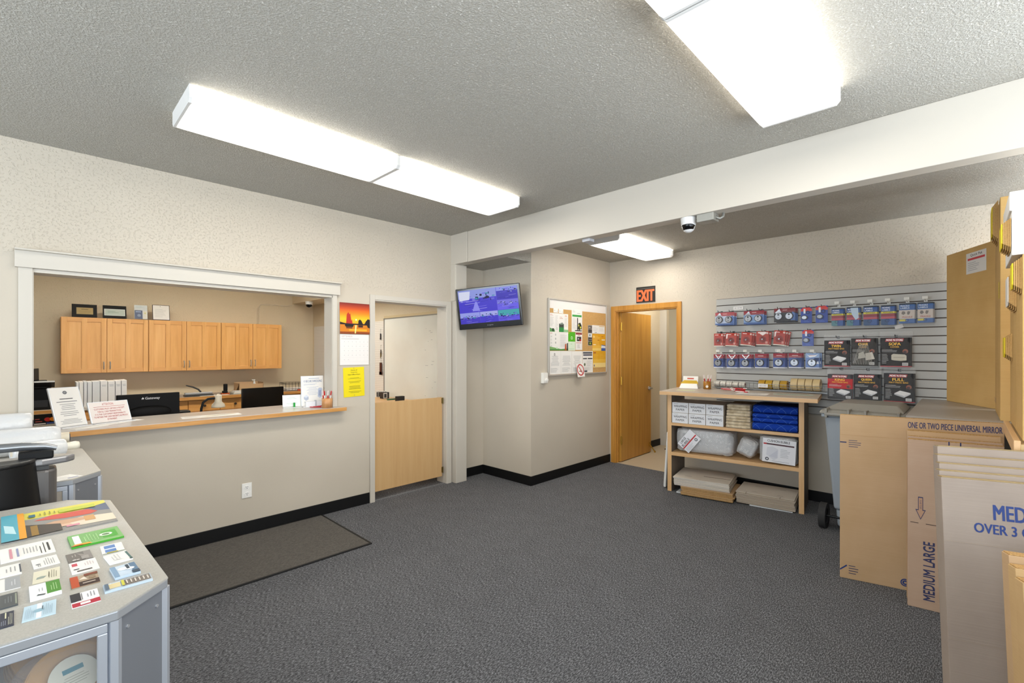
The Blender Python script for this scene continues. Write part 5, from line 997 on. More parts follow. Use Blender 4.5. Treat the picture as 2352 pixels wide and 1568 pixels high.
lb = ['red-tipped pen at the left in the shelf unit cup', 'red-tipped pen second from left in the shelf unit cup', 'red-tipped pen at the back of the shelf unit cup', 'red-tipped pen at the right in the shelf unit cup', 'red-tipped pen in front in the shelf unit cup']
pen_cup(5.16, 2.045, ZT, .040, .085, C('#a06a1e', .35), 'amber wooden pen cup on the shelf unit', [('#b8202a', '#e4d8d4', l) for l in lb], 'pens in the shelf unit cup')
tag(M(C('#e8e2d4', .4)).cyl((5.118, 2.03, ZT + .03), (5.112, 2.028, ZT + .03), .014, 16).obj('round_sticker', auto=True), 'small round white sticker on the amber pen cup', 'sticker')
for i in range(12):
    a = R(-80 + 36 * (i % 5) - 30); x = 5.02 + .045 * (i % 4) + .01 * (i // 4); y = 1.70 + .028 * (i % 8)
    pen(Matrix.Translation((x, y, ZT + .0055 + .009 * (i // 4))) @ Matrix.Rotation(a, 4, 'Z') @ Matrix.Rotation(R(90), 4, 'Y'), '#c01f26' if i % 3 else '#e5dcd8', '#e5dcd8' if i % 2 else '#c01f26', 'red and white pen in the loose heap on the shelf unit top', 'pen', 'loose red pens on the shelf unit')
sheet('leaflet', .18, .10, onZ(4.83, 2.14, ZT, R(-80)), [('r', .05, .1, .95, .9, '#c5cfa0')], base=C('#d3d8b8'), label='pale green leaflet at the front left of the shelf unit top', cat='leaflet')
sheet('paper', .27, .20, onZ(4.90, 1.50, ZT, R(-84)), [('l', .1, .3, .9, .9, 8, GR)], label='white typed sheet at the middle of the shelf unit top', cat='paper')
sheet('leaflet', .33, .11, onZ(5.06, 1.19, ZT, R(-72)), [('p', [(0, .1), (.5, .3), (1, .1), (1, .3), (.5, .5), (0, .35)], '#7d9484'), ('r', .1, .6, .9, .8, '#8fa596')], base=C('#c9d2c6'), label='striped green and white leaflets at the right of the shelf unit top', cat='leaflet')

# ------------------------------------------------------------------ slat wall
t = thing('slat_wall_panel', 'grey slat wall panel carrying the packing supplies', 'slat wall', (5.43, 2.05, .87))
q = M(C('#4a3a30', .7)).box(.014, .0245, -3.0, 0, 0, 1.22); q.obj('backing', t)
SL = C('#b3b2ae', .5); q = M(SL)
for i in range(16): q.box(0, .014, -3.0, -.001, .0045 + i * .0762, .0762 * (i + 1) - .004)
q.obj('slat_face', t, bevel=.0012)
def slot_z(z): return .87 + .0762 * round((z - .87) / .0762)
hook_i = 0
def hook(y, z, L_=.11, flip=True, scan=False):
    zz = slot_z(z); q = M(C('#1d1d1e', .4)) if not scan else M(C('#d3d2cb', .4))
    q.box(.001, -.004 + .0, y - .012 - 2.05, y + .012 - 2.05, zz - .87 - .012, zz - .87 + .012)
    q.sweep([(0, y - 2.05, zz - .87), (-L_, y - 2.05, zz - .87), (-L_ - .012, y - 2.05, zz - .87 + .014)], .0028, 6)
    if scan: q.box(-L_ - .012, -L_ - .010, y - .018 - 2.05, y + .018 - 2.05, zz - .87 + .01, zz - .87 + .034)
    o = q.obj('hook', t_slat); return zz
t_slat = t
SILV = C('#97999e', .32, .75)
def disc(q, x, y, r, z=.006, oval=1.0):
    """round shackle lock seen from the front"""
    q.use(C('#17181a', .4)).cyl((x, y, z), (x, y, z + .010), r * 1.06, 28); q.use(SILV).cyl((x, y, z + .010), (x, y, z + .016), r * .94, 28, r * .86)
    q.use(C('#0c0d0f', .3)).cyl((x, y + r * .48, z + .016), (x, y + r * .48, z + .0175), r * .27, 16); q.use(C('#6d7076', .3, .6)).cyl((x, y - r * .35, z + .016), (x, y - r * .35, z + .0178), r * .2, 12)
def blister(name, label, y0, y1, z0, z1, X_, cardops, cardbase, locks, grp, roll=0, cat='lock pack', dp=.024, film=BLISTER):
    w_, h_ = abs(y0 - y1), z1 - z0
    t = thing(name, label, cat, mx=onX(X_, (y0 + y1) / 2, (z0 + z1) / 2, roll=roll), group=grp)
    q = M(C(cardbase, .5, 0, .3)); q.box(-w_ / 2 + .004, w_ / 2 - .004, -h_ / 2 + .005, h_ / 2 - .004, 0, .0012); q.ops(w_ - .008, h_ - .009, cardops, .0012); q.obj('card', t)
    for (x, y, r) in locks:
        q = M(); disc(q, x * w_ / 2, y * h_ / 2, r, .003); q.obj('disc_lock', t)
    q = M(film); q.box(-w_ / 2, w_ / 2, -h_ / 2, h_ / 2, -.001, .0); q.box(-w_ / 2 + .006, w_ / 2 - .006, -h_ / 2 + .008, h_ / 2 - .03, .0022, dp); q.obj('blister', t, bevel=.004)
    return t
RDC, BLC = '#8f2430', '#2f4d92'
# row one: twin lock packs
tw = [(2.035, 1.823, 1.787, 1.934, 'leftmost twin lock pack on the slat wall', '#b9c6dc', ''), (1.733, 1.523, 1.784, 1.934, 'middle twin lock pack with red header', '#7fa0cc', RDC), (1.438, 1.235, 1.794, 1.942, 'rightmost twin lock pack with black card', '#2a2a30', '#7a2028')]
for (y0, y1, z0, z1, l, bc, hd) in tw:
    for k2, (dx, dl) in enumerate(((0, ''), (.038, ', rear copy behind the front one'))):
        ops = [('r', 0, .70, 1, 1, hd or '#a9484e'), ('r', 0, .0, 1, .12, '#3c5f9c' if hd != '#7a2028' else '#1a1a1e'), ('p', [(.78, .1), (1, .1), (1, .6), (.86, .75)], '#4a6fae'), ('p', [(.05, .7), (.25, .98), (.35, .7), (.2, .5)], '#dfe6f2'), ('l', .35, .82, .68, .92, 1, '#d8b0b0', 'c')]
        blister('twin_lock_pack', l + dl, y0 - .012 * k2, y1 - .012 * k2, z0 - .006 * k2, z1 - .006 * k2, 5.355 + dx, ops, bc, [(-.52, -.16, .035), (.42, -.16, .035)] if k2 == 0 else [], 'twin lock packs in the top row', dp=.032)
    for f in (.22, .78): hook(y0 + (y1 - y0) * f, z1 - .005, .105)
# single round locks on blue card
for (y0, y1, z0, z1, l) in [(1.195, 1.091, 1.773, 1.936, 'tall blue pack with one silver lock, left of the two in the top row'), (1.068, .960, 1.772, 1.944, 'tall blue pack with one silver lock, right of the two in the top row'), (1.182, 1.077, 1.546, 1.713, 'tall blue pack with one silver lock, alone in the second row')]:
    blister('padlock_pack', l, y0, y1, z0, z1, 5.35, [('p', [(0, .78), (0, .9), (.2, 1), (.8, 1), (1, .9), (1, .78)], '#c83a34'), ('r', 0, .76, 1, .86, '#c83a34'), ('r', .25, .62, .42, .92, '#e0e6f0'), ('o', .62, .68, .12, .06, '#16275e'), ('l', .3, .05, .8, .2, 2, '#5a78c0')], '#2446a0', [], 'blue single padlock packs')
    tt = [o_ for o_ in COL.objects if o_.name.startswith('padlock_pack')][-1]
for tt in [o_ for o_ in COL.objects if o_.name.startswith('padlock_pack')]:
    q = M(C('#141518', .35)); q.x = Matrix.Translation((-.014, -.022, .004)) @ Matrix.Diagonal((1.25, 1, 1, 1)); q.cyl((0, 0, 0), (0, 0, .016), .023, 28); q.use(SILV).cyl((0, 0, .016), (0, 0, .02), .0185, 28, .016); q.obj('padlock', tt)
for y, z in ((1.143, 1.93), (1.014, 1.94), (1.13, 1.71)): hook(y, z, .09)
# row two: red packs
for i, (y0, y1, z0, z1, rl, nb) in enumerate([(2.047, 1.938, 1.548, 1.700, 0, 2), (1.920, 1.797, 1.550, 1.702, -2, 2), (1.760, 1.642, 1.556, 1.706, -6, 3), (1.606, 1.476, 1.557, 1.711, -1, 2), (1.439, 1.325, 1.555, 1.715, -5, 3)]):
    o5 = ['first', 'second', 'third', 'fourth', 'fifth'][i]
    for b in range(nb):
        ops = [('l', .1, .84, .7, .94, 1, '#e8dcd8'), ('c', .86, .88, .07, '#d8c0b8'), ('o', .5, .42, .24, .19, '#7c1f1c'), ('o', .5, .42, .17, .12, '#6a1a18'), ('r', .72, .12, .9, .28, '#c98a80'), ('r', .0, 0, 1, .06, '#e0dccf')]
        if i in (1, 3, 4): ops.append(('p', [(.1, .95), (.5, .7), (.85, .9), (.7, .98)] if i == 3 else [(.05, .9), (.2, .95), (.15, .6), (.05, .55)], '#e6dcda'))
        blister('cylinder_lock_pack', 'red lock pack in the second row, %s from the left%s' % (o5, '' if b == 0 else (', copy just behind' if b == 1 else ', rearmost copy')), y0 - .016 * b, y1 - .016 * b, z0 - .003 * b, z1 - .003 * b, 5.35 + .02 * b, ops, '#a93426', [(0, -.12, .0095)] if b == 0 else [], 'red cylinder lock packs', roll=R(rl - 2.5 * b), dp=.011)
    hook((y0 + y1) / 2, z1 - .005, .10)
# row three: single disc lock packs
for i, (y0, y1, z0, z1) in enumerate([(2.052, 1.940, 1.308, 1.468), (1.912, 1.790, 1.308, 1.468), (1.771, 1.648, 1.312, 1.469), (1.622, 1.500, 1.315, 1.476), (1.446, 1.326, 1.320, 1.481), (1.305, 1.182, 1.324, 1.483), (1.155, 1.028, 1.324, 1.484)]):
    o5 = ['first', 'second', 'third', 'fourth', 'fifth', 'sixth', 'last'][i]
    for b in range(2):
        ops = [('r', 0, .70, 1, 1, RDC if i < 6 else '#8aa4cc'), ('r', 0, 0, 1, .07, '#d5d9e2'), ('l', .15, .80, .85, .9, 1, '#d8b8b8', 'c'), ('r', .6, .45, .95, .7, '#24417e')]
        if i in (0, 1, 2): ops.append(('p', [(.15, .95), (.5, .62), (.85, .95), (.75, .97), (.5, .72), (.25, .97)], '#e6ebf4'))
        if i == 6: ops += [('p', [(.1, .9), (.3, .72), (.7, .78), (.9, .95), (.7, .86), (.3, .82)], '#f2f5fa'), ('p', [(.7, .3), (.9, .5), (.95, .3)], '#dfe7f4')]
        blister('disc_lock_pack', 'single disc lock pack in the third row, %s from the left%s' % (o5, '' if b == 0 else ', rear copy') if i < 6 else 'shiny pale blue disc lock pack at the right end of the third row%s' % ('' if b == 0 else ', rear copy'), y0 - .012 * b, y1 - .012 * b, z0, z1, 5.355 + .035 * b, ops, BLC if i < 6 else '#5f7fbc', [(-.06, -.24, .036)] if b == 0 else [], 'single disc lock packs', dp=.030)
    hook((y0 + y1) / 2 , z1 - .004, .09, scan=True)
# label packs
for i, (y0, y1, z0, z1) in enumerate([(.938, .837, 1.737, 1.913), (.818, .713, 1.735, 1.917), (.691, .582, 1.732, 1.919), (.563, .458, 1.731, 1.917), (.437, .323, 1.740, 1.925), (.314, .205, 1.741, 1.925)]):
    o6 = ['first', 'second', 'third', 'fourth', 'fifth', 'sixth'][i]
    if i < 4:
        ops = [('r', 0, .93, 1, 1, '#2a3038'), ('t', 'MOVING', .08, .83, .66, .91, '#e8eef6', .04), ('t', 'LABELS', .08, .72, .66, .80, '#e8eef6', .04), ('r', 0, .58, 1, .68, '#d8c83a'), ('t', 'KITCHEN', .18, .60, .85, .665, '#3a3a20', .02), ('r', 0, .44, 1, .57, '#8f3440'), ('r', 0, .31, 1, .43, '#b5505a'), ('r', 0, .0, .5, .30, '#4f7f8a' if i < 2 else '#2f4f7a'), ('o', .45, .22, .09, .07, '#1a2c5c')]
        if i == 1: ops.append(('p', [(.3, .95), (.9, .95), (.95, .4), (.7, .3), (.4, .6)], '#b9cde0'))
        bc = '#2c5598'
    else:
        ops = [('r', 0, .93, 1, 1, '#2a3038'), ('t', 'FRAGILE', .08, .83, .66, .91, '#d8e4f2', .04), ('t', 'LABELS', .08, .72, .66, .80, '#d8e4f2', .04), ('r', 0, .22, 1, .66, '#c9c0b8'), ('p', [(.15, .48), (.2, .6), (.34, .6), (.42, .5), (.28, .42)], '#77716d'), ('p', [(.5, .5), (.55, .6), (.72, .58), (.66, .44), (.55, .42)], '#77716d'), ('t', 'FRAGILE', .2, .27, .85, .35, '#a8453c', .02), ('r', .02, .10, .45, .2, '#c8c04a'), ('o', .5, .14, .07, .05, '#22335c')]
        bc = '#3c66a4'
    for b in range(2):
        blister('label_pack', ('moving label pack, %s from the left of the six label packs%s' if i < 4 else 'fragile label pack, %s of the six label packs%s') % (o6, '' if b == 0 else ', rear copy'), y0 - .008 * b, y1 - .008 * b, z0, z1, 5.352 + .03 * b, ops, bc, [], 'label packs on the slat wall', cat='label pack', dp=.012)
    hook((y0 + y1) / 2, z1 + .01, .10, scan=i in (0, 1, 4, 5) or True)
# mattress bags
MB = [('twin', .990, .797, 1.355, 1.602, 'TWIN', 'MATTRESS BAG', '#1c1c20', 0), ('chair', .778, .592, 1.364, 1.619, 'CHAIR', 'COVER', '#2a2826', 1), ('sofa', .563, .356, 1.361, 1.620, 'SOFA', 'COVER', '#1d1c1e', 0),
      ('king', .962, .767, 1.045, 1.280, 'KING', 'MATTRESS BAG', '#c01824', 0), ('queen', .758, .565, 1.053, 1.288, 'QUEEN', 'MATTRESS BAG', '#1c1d21', 0), ('full', .538, .333, 1.050, 1.303, 'FULL', 'MATTRESS BAG', '#242427', 0)]
for (n_, y0, y1, z0, z1, t1, t2, bc, cr) in MB:
    w_, h_ = y0 - y1, z1 - z0
    lab = {'twin': 'twin mattress bag pack with yellow lettering, left of the upper row', 'chair': 'creased chair cover pack in the middle of the upper row', 'sofa': 'sofa cover pack at the right of the upper row', 'king': 'red and black king mattress bag pack, left of the lower row', 'queen': 'queen mattress bag pack in the middle of the lower row', 'full': 'full mattress bag pack at the right of the lower row'}[n_]
    for b in range(2):
        t = thing('cover_bag_pack', lab + ('' if b == 0 else ', copy behind it'), 'bag pack', mx=onX(5.34 + .03 * b, (y0 + y1) / 2 - .008 * b, (z0 + z1) / 2, tilt=R(-1.5)), group='furniture cover packs on the slat wall')
        q = M(C(bc, .6, 0, .15)); q.box(-w_ / 2, w_ / 2, -h_ / 2, h_ / 2, 0, .008)
        ops = [('p', [(.16, .86), (.20, .965), (.80, .965), (.76, .86)], '#b01c26'), ('t', "MOVE 'N STORE", .20, .88, .76, .95, '#ffffff', .06), ('t', t1, .29, .73, .69, .83, '#ffc81e', .07), ('t', t2, .18 if 'BAG' in t2 else .34, .65, .82 if 'BAG' in t2 else .64, .705, '#f4b81c', .05), ('c', .84, .53, .075, '#8a4a30'), ('c', .83, .50, .045, '#3a1614'),
               ('l', .05, .5, .6, .60, 3, '#c9c9c9'), ('l', .06, .1, .3, .45, 7, '#bababa'), ('r', .74, .04, .93, .14, '#e6e6e6')] + [('r', .76 + .02 * i, .05, .768 + .02 * i, .13, '#222222') for i in range(8)]
        if n_ in ('twin', 'king', 'queen', 'full'): ops += [('p', [(.36, .30), (.55, .40), (.90, .33), (.68, .22)], '#e9e9ea'), ('p', [(.36, .30), (.36, .25), (.68, .16), (.68, .22)], '#b9bbc0'), ('p', [(.68, .22), (.90, .33), (.90, .28), (.68, .16)], '#cfd0d4')]
        elif n_ == 'sofa': ops += [('p', [(.38, .24), (.38, .40), (.44, .44), (.82, .42), (.88, .38), (.88, .22), (.7, .20), (.45, .22)], '#c9c4b4'), ('r', .45, .31, .82, .325, '#8f8a7c')]
        else: ops += [('p', [(.3, .25), (.3, .45), (.5, .52), (.6, .30)], '#bdb9ae'), ('p', [(.6, .2), (.58, .45), (.85, .5), (.95, .25)], '#cfcac0')] + [('p', [(.08 + .07 * i, .05), (.10 + .07 * i, .05), (.36 + .028 * i, .80), (.35 + .028 * i, .80)], '#a8a39a') for i in range(12)]
        if n_ == 'king': ops = [('r', 0, 0, 1, .42, '#16141a'), ('r', 0, .82, 1, 1, '#1a1218')] + ops
        ops += [('r', 0, 0, 1, .025, '#c22636')] if n_ in ('twin', 'sofa', 'full') else []
        q.ops(w_, h_, ops, .008, dz=.0002); q.obj('printed_insert', t)
        q = M(FILMBAG); f2 = lambda i, j: ((i - .5) * (w_ + .012), -h_ / 2 - .012 + j * (h_ + .066), .010 + .012 * (1 - abs(2 * i - 1)) * (1 - j) + .003 * math.sin(i * 19 + j * 7) + .003 * math.sin(j * 23))
        q.grid(f2, 16, 16); q.grid(lambda i, j: (f2(i, j)[0], f2(i, j)[1], -.003), 1, 1); q.obj('bag', t)
    hook((y0 + y1) / 2, z1 + .03, .10)
def price(y0, y1, z0, z1, txt, label): sheet('price_tag', abs(y0 - y1), z1 - z0, onX(5.36, (y0 + y1) / 2, (z0 + z1) / 2), [('t', txt, .12, .25, .9, .75, '#7a7a80')], base=C('#e3e0dc'), label=label, cat='price tag')
sheet('price_tag', .10, .035, onX(5.427, 1.81, 1.975), [('t', '$14.95', .12, .25, .9, .75, '#7a7a80')], base=C('#e3e0dc'), label='white price tag above the leftmost twin lock pack', cat='price tag')
sheet('price_tag', .09, .028, onX(5.427, 1.40, 1.506), [('t', '$12.95', .12, .25, .9, .75, '#7a7a80')], base=C('#e3e0dc'), label='white price tag above the disc lock row', cat='price tag')
sheet('price_tag', .092, .035, onX(5.285, 1.52, 1.14), [('t', '$3.50', .15, .25, .85, .75, '#7a7a80')], base=C('#e3e0dc'), label='white price tag on the wire basket before the gold tape', cat='price tag')
sheet('price_tag', .06, .035, onX(5.42, .44, 1.72, roll=R(16)), [], base=C('#e3e0dc'), label='blank white tag stuck crooked below the fragile label packs', cat='price tag')
# wire basket with tape
t = thing('wire_basket', 'long chrome wire basket on the slat wall holding rolls of tape', 'wire basket', (5.30, .98, 1.10))
q = M(WIRE); L_ = 1.07
for (x, z) in ((0, .0), (.06, 0), (.125, 0), (-.004, .03), (-.008, .058), (.125, .058)): q.cyl((x, 0, z), (x, L_, z), .0022, 6)
for i in range(28): y = i * L_ / 27; q.tube([(-.008, y, .058), (0, y, 0), (.125, y, 0), (.125, y, .07)], .0014, 5)
q.obj('wire_grid', t)
M(C('#aab0b4', .4, .3)).box(.06, .128, -.01, L_ + .01, -.012, -.004).obj('ledge', t)
def tape(y, wd, r, ri, mat, label, grp, cat='tape roll', core='#b58a5a'):
    t = thing('tape_roll', label, cat, (5.363, y, 1.1045 + r), group=grp)
    M(mat).ring((0, -wd / 2, 0), (0, wd / 2, 0), r, ri, 32).obj('tape', t); M(C(core, .8)).ring((0, -wd / 2 - .0006, 0), (0, wd / 2 + .0006, 0), ri + .0015, ri - .003, 24).obj('core', t)
o5 = ['first', 'second', 'third', 'fourth', 'fifth']
for i in range(5): tape(2.010 - .066 * i, .058, .030, .018, C('#d5cfc4', .25), 'white tape roll in the wire basket, %s from the left' % o5[i], 'white tape rolls', core='#7a2a2a')
for i in range(4): tape(1.545 - .068 * i, .060, .046, .030, C(['#b48a2c', '#b8922f', '#c5b48c', '#b08a34'][i], .2), 'gold tape roll in the wire basket, %s from the left' % o5[i], 'gold tape rolls')
for i in range(4): tape(1.245 - .064 * i, .058, .060, .037, C('#c9b183', .45), 'wide tan tape roll in the wire basket, %s from the left' % o5[i], 'tan tape rolls', core='#d8c8a4')

# ------------------------------------------------------------------ waste cart
t = thing('wheeled_bin', 'grey wheeled waste bin between the shelf unit and the tall cartons', 'bin', (4.90, .59, 0))
BG = C('#98a0a8', .45)
def frus(q, a, b, z0, z1):
    (x0, x1, y0, y1), (X0, X1, Y0, Y1) = a, b
    q.add([(x0, y0, z0), (x1, y0, z0), (x1, y1, z0), (x0, y1, z0), (X0, Y0, z1), (X1, Y0, z1), (X1, Y1, z1), (X0, Y1, z1)], [(0, 3, 2, 1), (4, 5, 6, 7), (0, 1, 5, 4), (1, 2, 6, 5), (2, 3, 7, 6), (3, 0, 4, 7)], False); return q
q = M(BG); frus(q, (-.20, .22, -.19, .19), (-.21, .26, -.20, .20), .03, .18); frus(q, (-.235, .24, -.205, .21), (-.31, .33, -.245, .262), .18, .96); q.obj('body', t, bevel=.02, seg=3)
q = M(BG); frus(q, (-.33, .35, -.26, .28), (-.33, .35, -.26, .28), .955, .985); q.obj('rim', t, bevel=.006)
LG_ = C('#928f87', .5)
q = M(LG_); frus(q, (-.35, .36, -.275, .295), (-.33, .35, -.265, .285), .985, 1.015); frus(q, (-.26, .33, -.25, .27), (-.16, .28, -.20, .19), 1.015, 1.065); q.obj('lid', t, bevel=.012, seg=3)
q = M(C('#c9645c', .6)).box(-.24, -.02, .12, .25, 1.04, 1.0405); 
q = M(LG_); q.cyl((-.36, -.24, .985), (-.36, .25, .985), .017, 14)
for y in (-.22, -.02, .09, .24): q.box(-.375, -.26, y - .008, y + .008, .955, 1.03)
q.obj('handle', t, bevel=.003)
for y, s_ in ((.285, 1), (-.25, -1)):
    q = M(C('#2c2c2d', .8)); q.ring((-.20, y - .025, .105), (-.20, y + .025, .105), .105, .06, 32); q.use(C('#1a1a1b', .6)).cyl((-.20, y - .015, .105), (-.20, y + .015, .105), .062, 24); q.obj('wheel', t)
M(C('#222426', .4, .5)).cyl((-.20, -.25, .105), (-.20, .285, .105), .011, 10).obj('axle', t)

# ------------------------------------------------------------------ display table, rack, tall cartons
t = thing('display_table', 'grey-topped display table in the back right corner', 'table', (3.945, .285, 0))
M(C('#9c958c', .4)).box(0, 1.48, -1.5, 0, 1.05, 1.083).obj('tabletop', t)
M(GREYWOOD).box(.03, 1.45, -.05, -.03, 0, 1.05).box(.03, 1.45, -1.45, -1.43, 0, 1.05).obj('side_panel', t)
t = thing('carton_rack', 'wooden rack with pale rail carrying the tall cartons at the right edge', 'rack', (3.06, -.17, 0))
M(C('#c9aa78', .5)).box(0, .835, -.6, 0, 1.04, 1.085).obj('shelf', t)
q = M(BEECH).box(0, .835, .0, .022, 1.035, 1.10); q.obj('rail', t, bevel=.002)
for x in (.0, .805): M(BEECHV).box(x, x + .03, -.58, -.01, 0, 1.04).obj('side_panel', t)
def carton(name, label, x0, x1, y0, y1, z0, z1, mt, grp=None):
    t = thing(name, label, 'carton', ((x0 + x1) / 2, (y0 + y1) / 2, z0), group=grp); w_, d_, h_ = (x1 - x0) / 2, (y1 - y0) / 2, z1 - z0
    M(mt).box(-w_, w_, -d_, d_, 0, h_).obj('board', t, bevel=.003); return t
ct = carton('tall_carton', 'tall golden carton next to the labelled leaning carton', 4.03, 4.70, -.48, -.14, 1.084, 2.42, KRAFTY)
q = M(C('#4a3d55')); q.x = Matrix.Translation((.27, .1705, .06)) @ Matrix(((-1, 0, 0, 0), (0, 0, 1, 0), (0, 1, 0, 0), (0, 0, 0, 1))); q.text('3.1 CU FT', -.16, 0, .10, .035, .001); q.obj('print', ct)
carton('tall_carton', 'tall golden carton standing on the rack behind the wooden rail', 3.42, 3.89, -.55, -.175, 1.101, 1.93, KRAFTY)
carton('tall_carton', 'tall golden carton at the right picture edge on the rack', 3.065, 3.41, -.55, -.175, 1.101, 1.93, KRAFTY)
t = carton('lidded_carton', 'white lidded carton on top of the tall cartons at the right edge', 3.075, 3.56, -.48, -.143, 1.932, 2.15, WHITEC)
M(WHITEC).box(-.25, .25, -.175, .176, .2, .285).obj('lid', t, bevel=.004)
def samples(x, z, y, w_, h_, first, label):
    t = thing('board_sample_stack', label, 'sample stack', (x, y, z), group='corrugated board samples')
    for i in range(5):
        q = M(KRAFTY if i < 4 else C(first, .7)); o_ = i * .0065; hh = h_ * (1 - .07 * i); ww = w_ * (1 - .03 * i)
        q.x = Matrix.Translation((0, o_, 0)) @ Matrix(((1, 0, 0, 0), (0, 0, 1, 0), (0, 1, 0, 0), (0, 0, 0, 1)))
        q.prism([(-ww / 2, hh / 2), (ww / 2, hh / 2), (ww / 2, -hh / 2 + .02), (ww / 2 - .02, -hh / 2), (-ww / 2 + .02, -hh / 2), (-ww / 2, -hh / 2 + .02)], 0, .004)
        if i < 4: q.use(CORR).box(-ww / 2 + .004, ww / 2 - .004, -hh / 2 + .022, hh / 2 - .004, .004, .0065)
        q.obj('board_sample', t)
YL = '#e0c81e'
samples(4.35, 2.32, -.14, .22, .26, YL, 'cardboard sample stack with yellow front, highest at the far end')
samples(3.20, 2.03, -.1415, .20, .15, YL, 'cardboard sample stack with yellow front below the white lid')
samples(3.50, 1.80, -.174, .20, .20, '#dfdcd6', 'cardboard sample stack with white front below the lidded carton')
samples(3.15, 1.84, -.174, .13, .16, YL, 'cardboard sample stack with yellow front cut by the right edge')
samples(3.78, 1.52, -.174, .18, .15, YL, 'cardboard sample stack with yellow front, lowest on the tall cartons')
sheet('yellow_tag', .05, .10, Matrix.Translation((4.12, -.1385, 1.87)) @ Matrix(((-1, 0, 0, 0), (0, 0, 1, 0), (0, 1, 0, 0), (0, 0, 0, 1))), [('l', .1, .1, .9, .9, 5, '#a89a20')], base=C(YL), label='narrow yellow tag on the tall carton edge', cat='tag')
# leaning carton with label
t = thing('wardrobe_carton', 'tall plain carton with white and red label standing on the grey table', 'carton', (5.335, .125, 1.0835), math.atan2(-.46, -.888))
# local x runs from the left end to the right end, local y points towards the camera side
M(KRAFTY).box(0, .61, 0, .10, 0, 1.215).obj('board', t, bevel=.003)
q = M(C('#d9d6d2')); q.x = Matrix.Translation((.375, -.0004, 1.095)) @ Matrix.Rotation(PI / 2, 4, 'X')
q.box(-.115, .115, -.08, .08, 0, .001); q.ops(.23, .16, [('t', 'Quick Pak', .22, .80, .82, .94, '#2a2a32', .02), ('r', .08, .64, .94, .74, '#c43a42'), ('l', .1, .12, .7, .56, 5, '#9a9aa0')], .001); q.obj('label_sheet', t)

# ------------------------------------------------------------------ flat cartons leaning in rows
BLU, NAVY = '#1d3674', '#30355c'
def lean(name, label, x, y, yaw, w_, h_, th, mt, ops=(), tilt=0, edge=None, grp=None, z=0.0):
    t = thing(name, label, 'flat carton', mx=Matrix.Translation((x, y, z)) @ Matrix.Rotation(yaw, 4, 'Z') @ Matrix.Rotation(-tilt, 4, 'X'), group=grp)
    q = M(mt).box(0, w_, 0, th, .001, h_ - .004); q.use(edge or CORR).box(.003, w_ - .003, .0025, th - .0025, h_ - .004, h_)
    q.obj('board', t, bevel=.0015)
    if ops:
        for k_, o_ in enumerate(ops):
            q = M(C(NAVY)); q.x = Matrix.Translation((w_ / 2, -.0002 * k_ - .0003, h_ / 2)) @ Matrix.Rotation(PI / 2, 4, 'X'); q.ops(w_, h_, [o_], 0, dz=.0002)
            q.obj({'t': 'lettering', 'l': 'small_print', 'r': 'printed_line', 'p': 'printed_mark', 'o': 'printed_ring'}[o_[0]], t)
    return t
mo = lean('flat_carton', 'large flat mirror carton with blue lettering along its top edge', 3.735, .605, R(-76.5), .78, 1.083, .012, KRAFT,
  [('t', 'ONE OR TWO PIECE UNIVERSAL MIRROR', .446, .942, .99, .977, NAVY, .03), ('r', 0, .826, .045, .833, NAVY), ('l', .06, .80, .15, .85, 4, NAVY), ('p', [(0, .055), (.045, .085), (.05, .078), (.0, .045)], BLU), ('l', .06, .03, .13, .09, 4, NAVY),
   ('o', .43, .045, .022, .016, BLU), ('o', .43, .045, .013, .006, BLU), ('r', 0, .875, 1, .8762, '#b08a58')])
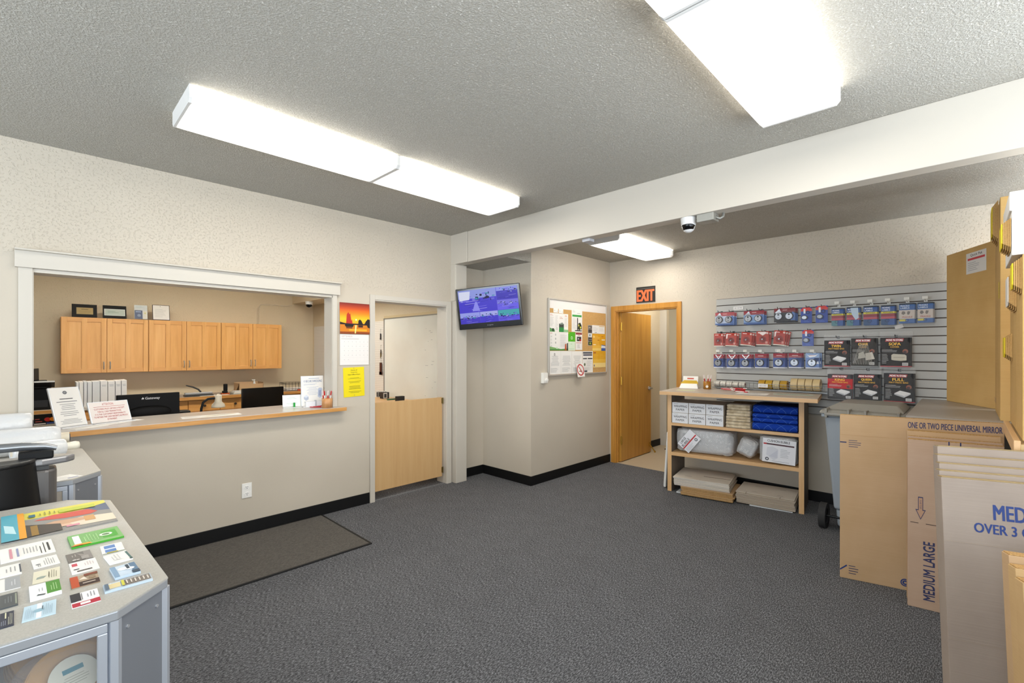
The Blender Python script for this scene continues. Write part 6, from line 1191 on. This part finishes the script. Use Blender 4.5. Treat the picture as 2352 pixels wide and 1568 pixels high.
MLO = [('t', 'MEDIUM LARGE', .17, .055, .30, .40, NAVY, .05, 90), ('t', 'OVER 4 1/2 CUBIC FT.', .35, .055, .44, .40, NAVY, .03, 90), ('r', .03, .502, .12, .506, '#4a3830'), ('r', .20, .502, .45, .506, '#4a3830'),
       ('p', [(.115, .66), (.17, .66), (.17, .585), (.20, .585), (.143, .525), (.085, .585), (.115, .585)], NAVY), ('p', [(.122, .654), (.163, .654), (.163, .580), (.188, .580), (.143, .533), (.098, .580), (.122, .580)], '#b48f73'), ('t', 'FLAP TOP', .135, .59, .153, .64, NAVY, 0, 270),
       ('r', .44, .955, .455, 1, NAVY), ('r', .56, .955, .575, 1, NAVY), ('r', .44, .955, .575, .963, NAVY)]
lean('flat_carton', 'brown flat carton behind the medium large one, against the mirror carton', 3.70, .262, R(-81.5), .40, 1.022, .028, KRAFT)
lean('flat_carton', 'second pinkish flat carton just behind the medium large front', 3.66, .256, R(-81.5), .40, .995, .014, KRAFTP)
lean('flat_carton', 'pinkish flat carton with upright blue medium large lettering and arrow', 3.60, .252, R(-81.5), .40, .985, .030, KRAFTP, MLO)
MO = [('t', 'MEDIUM', .352, .845, .765, .905, BLU, .05), ('t', 'OVER 3 CUBIC FT.', .217, .79, .93, .828, BLU, .05), ('r', 0, .742, 1, .7435, '#a39380'), ('r', 0, .36, 1, .3612, '#a39380'), ('p', [(.27, .03), (.36, .09), (.45, .03)], BLU)]
for i in range(5):
    lean('flat_carton', ['front pale flat carton with large blue medium lettering', 'second pale flat carton in the medium row', 'third pale flat carton in the medium row', 'fourth pale flat carton in the medium row', 'rearmost pale flat carton in the medium row'][i],
         2.51 + .058 * i, .042 + .003 * (i % 2) + .004 * i, R(-71), .44, [.99, 1.005, 1.025, 1.05, 1.08][i], .05, KRAFTG, MO if i == 0 else (), tilt=R(6.5), edge=card_mat('carton_top_fold', '#8f7b58', '#a08c68'), grp='pale medium flat cartons')
for i in range(3):
    t = lean('flat_carton', ['front light brown flat carton with white label at the lower right corner', 'middle light brown flat carton at the lower right corner', 'rear light brown flat carton at the lower right corner'][i],
         2.12 + .062 * i, -.150 + .012 * i, R(-74), .55, .77 + .02 * i, .055, KRAFT if i == 2 else card_mat('light_carton', '#b8976a', '#c5a577'), (), tilt=R(6.5), grp='light brown flat cartons')
    if i == 0: q = M(C('#d9d0cc')); q.x = Matrix.Rotation(PI / 2, 4, 'X'); q.box(.02, .30, .30, .64, 0.0, .001); q.obj('label_sheet', t)
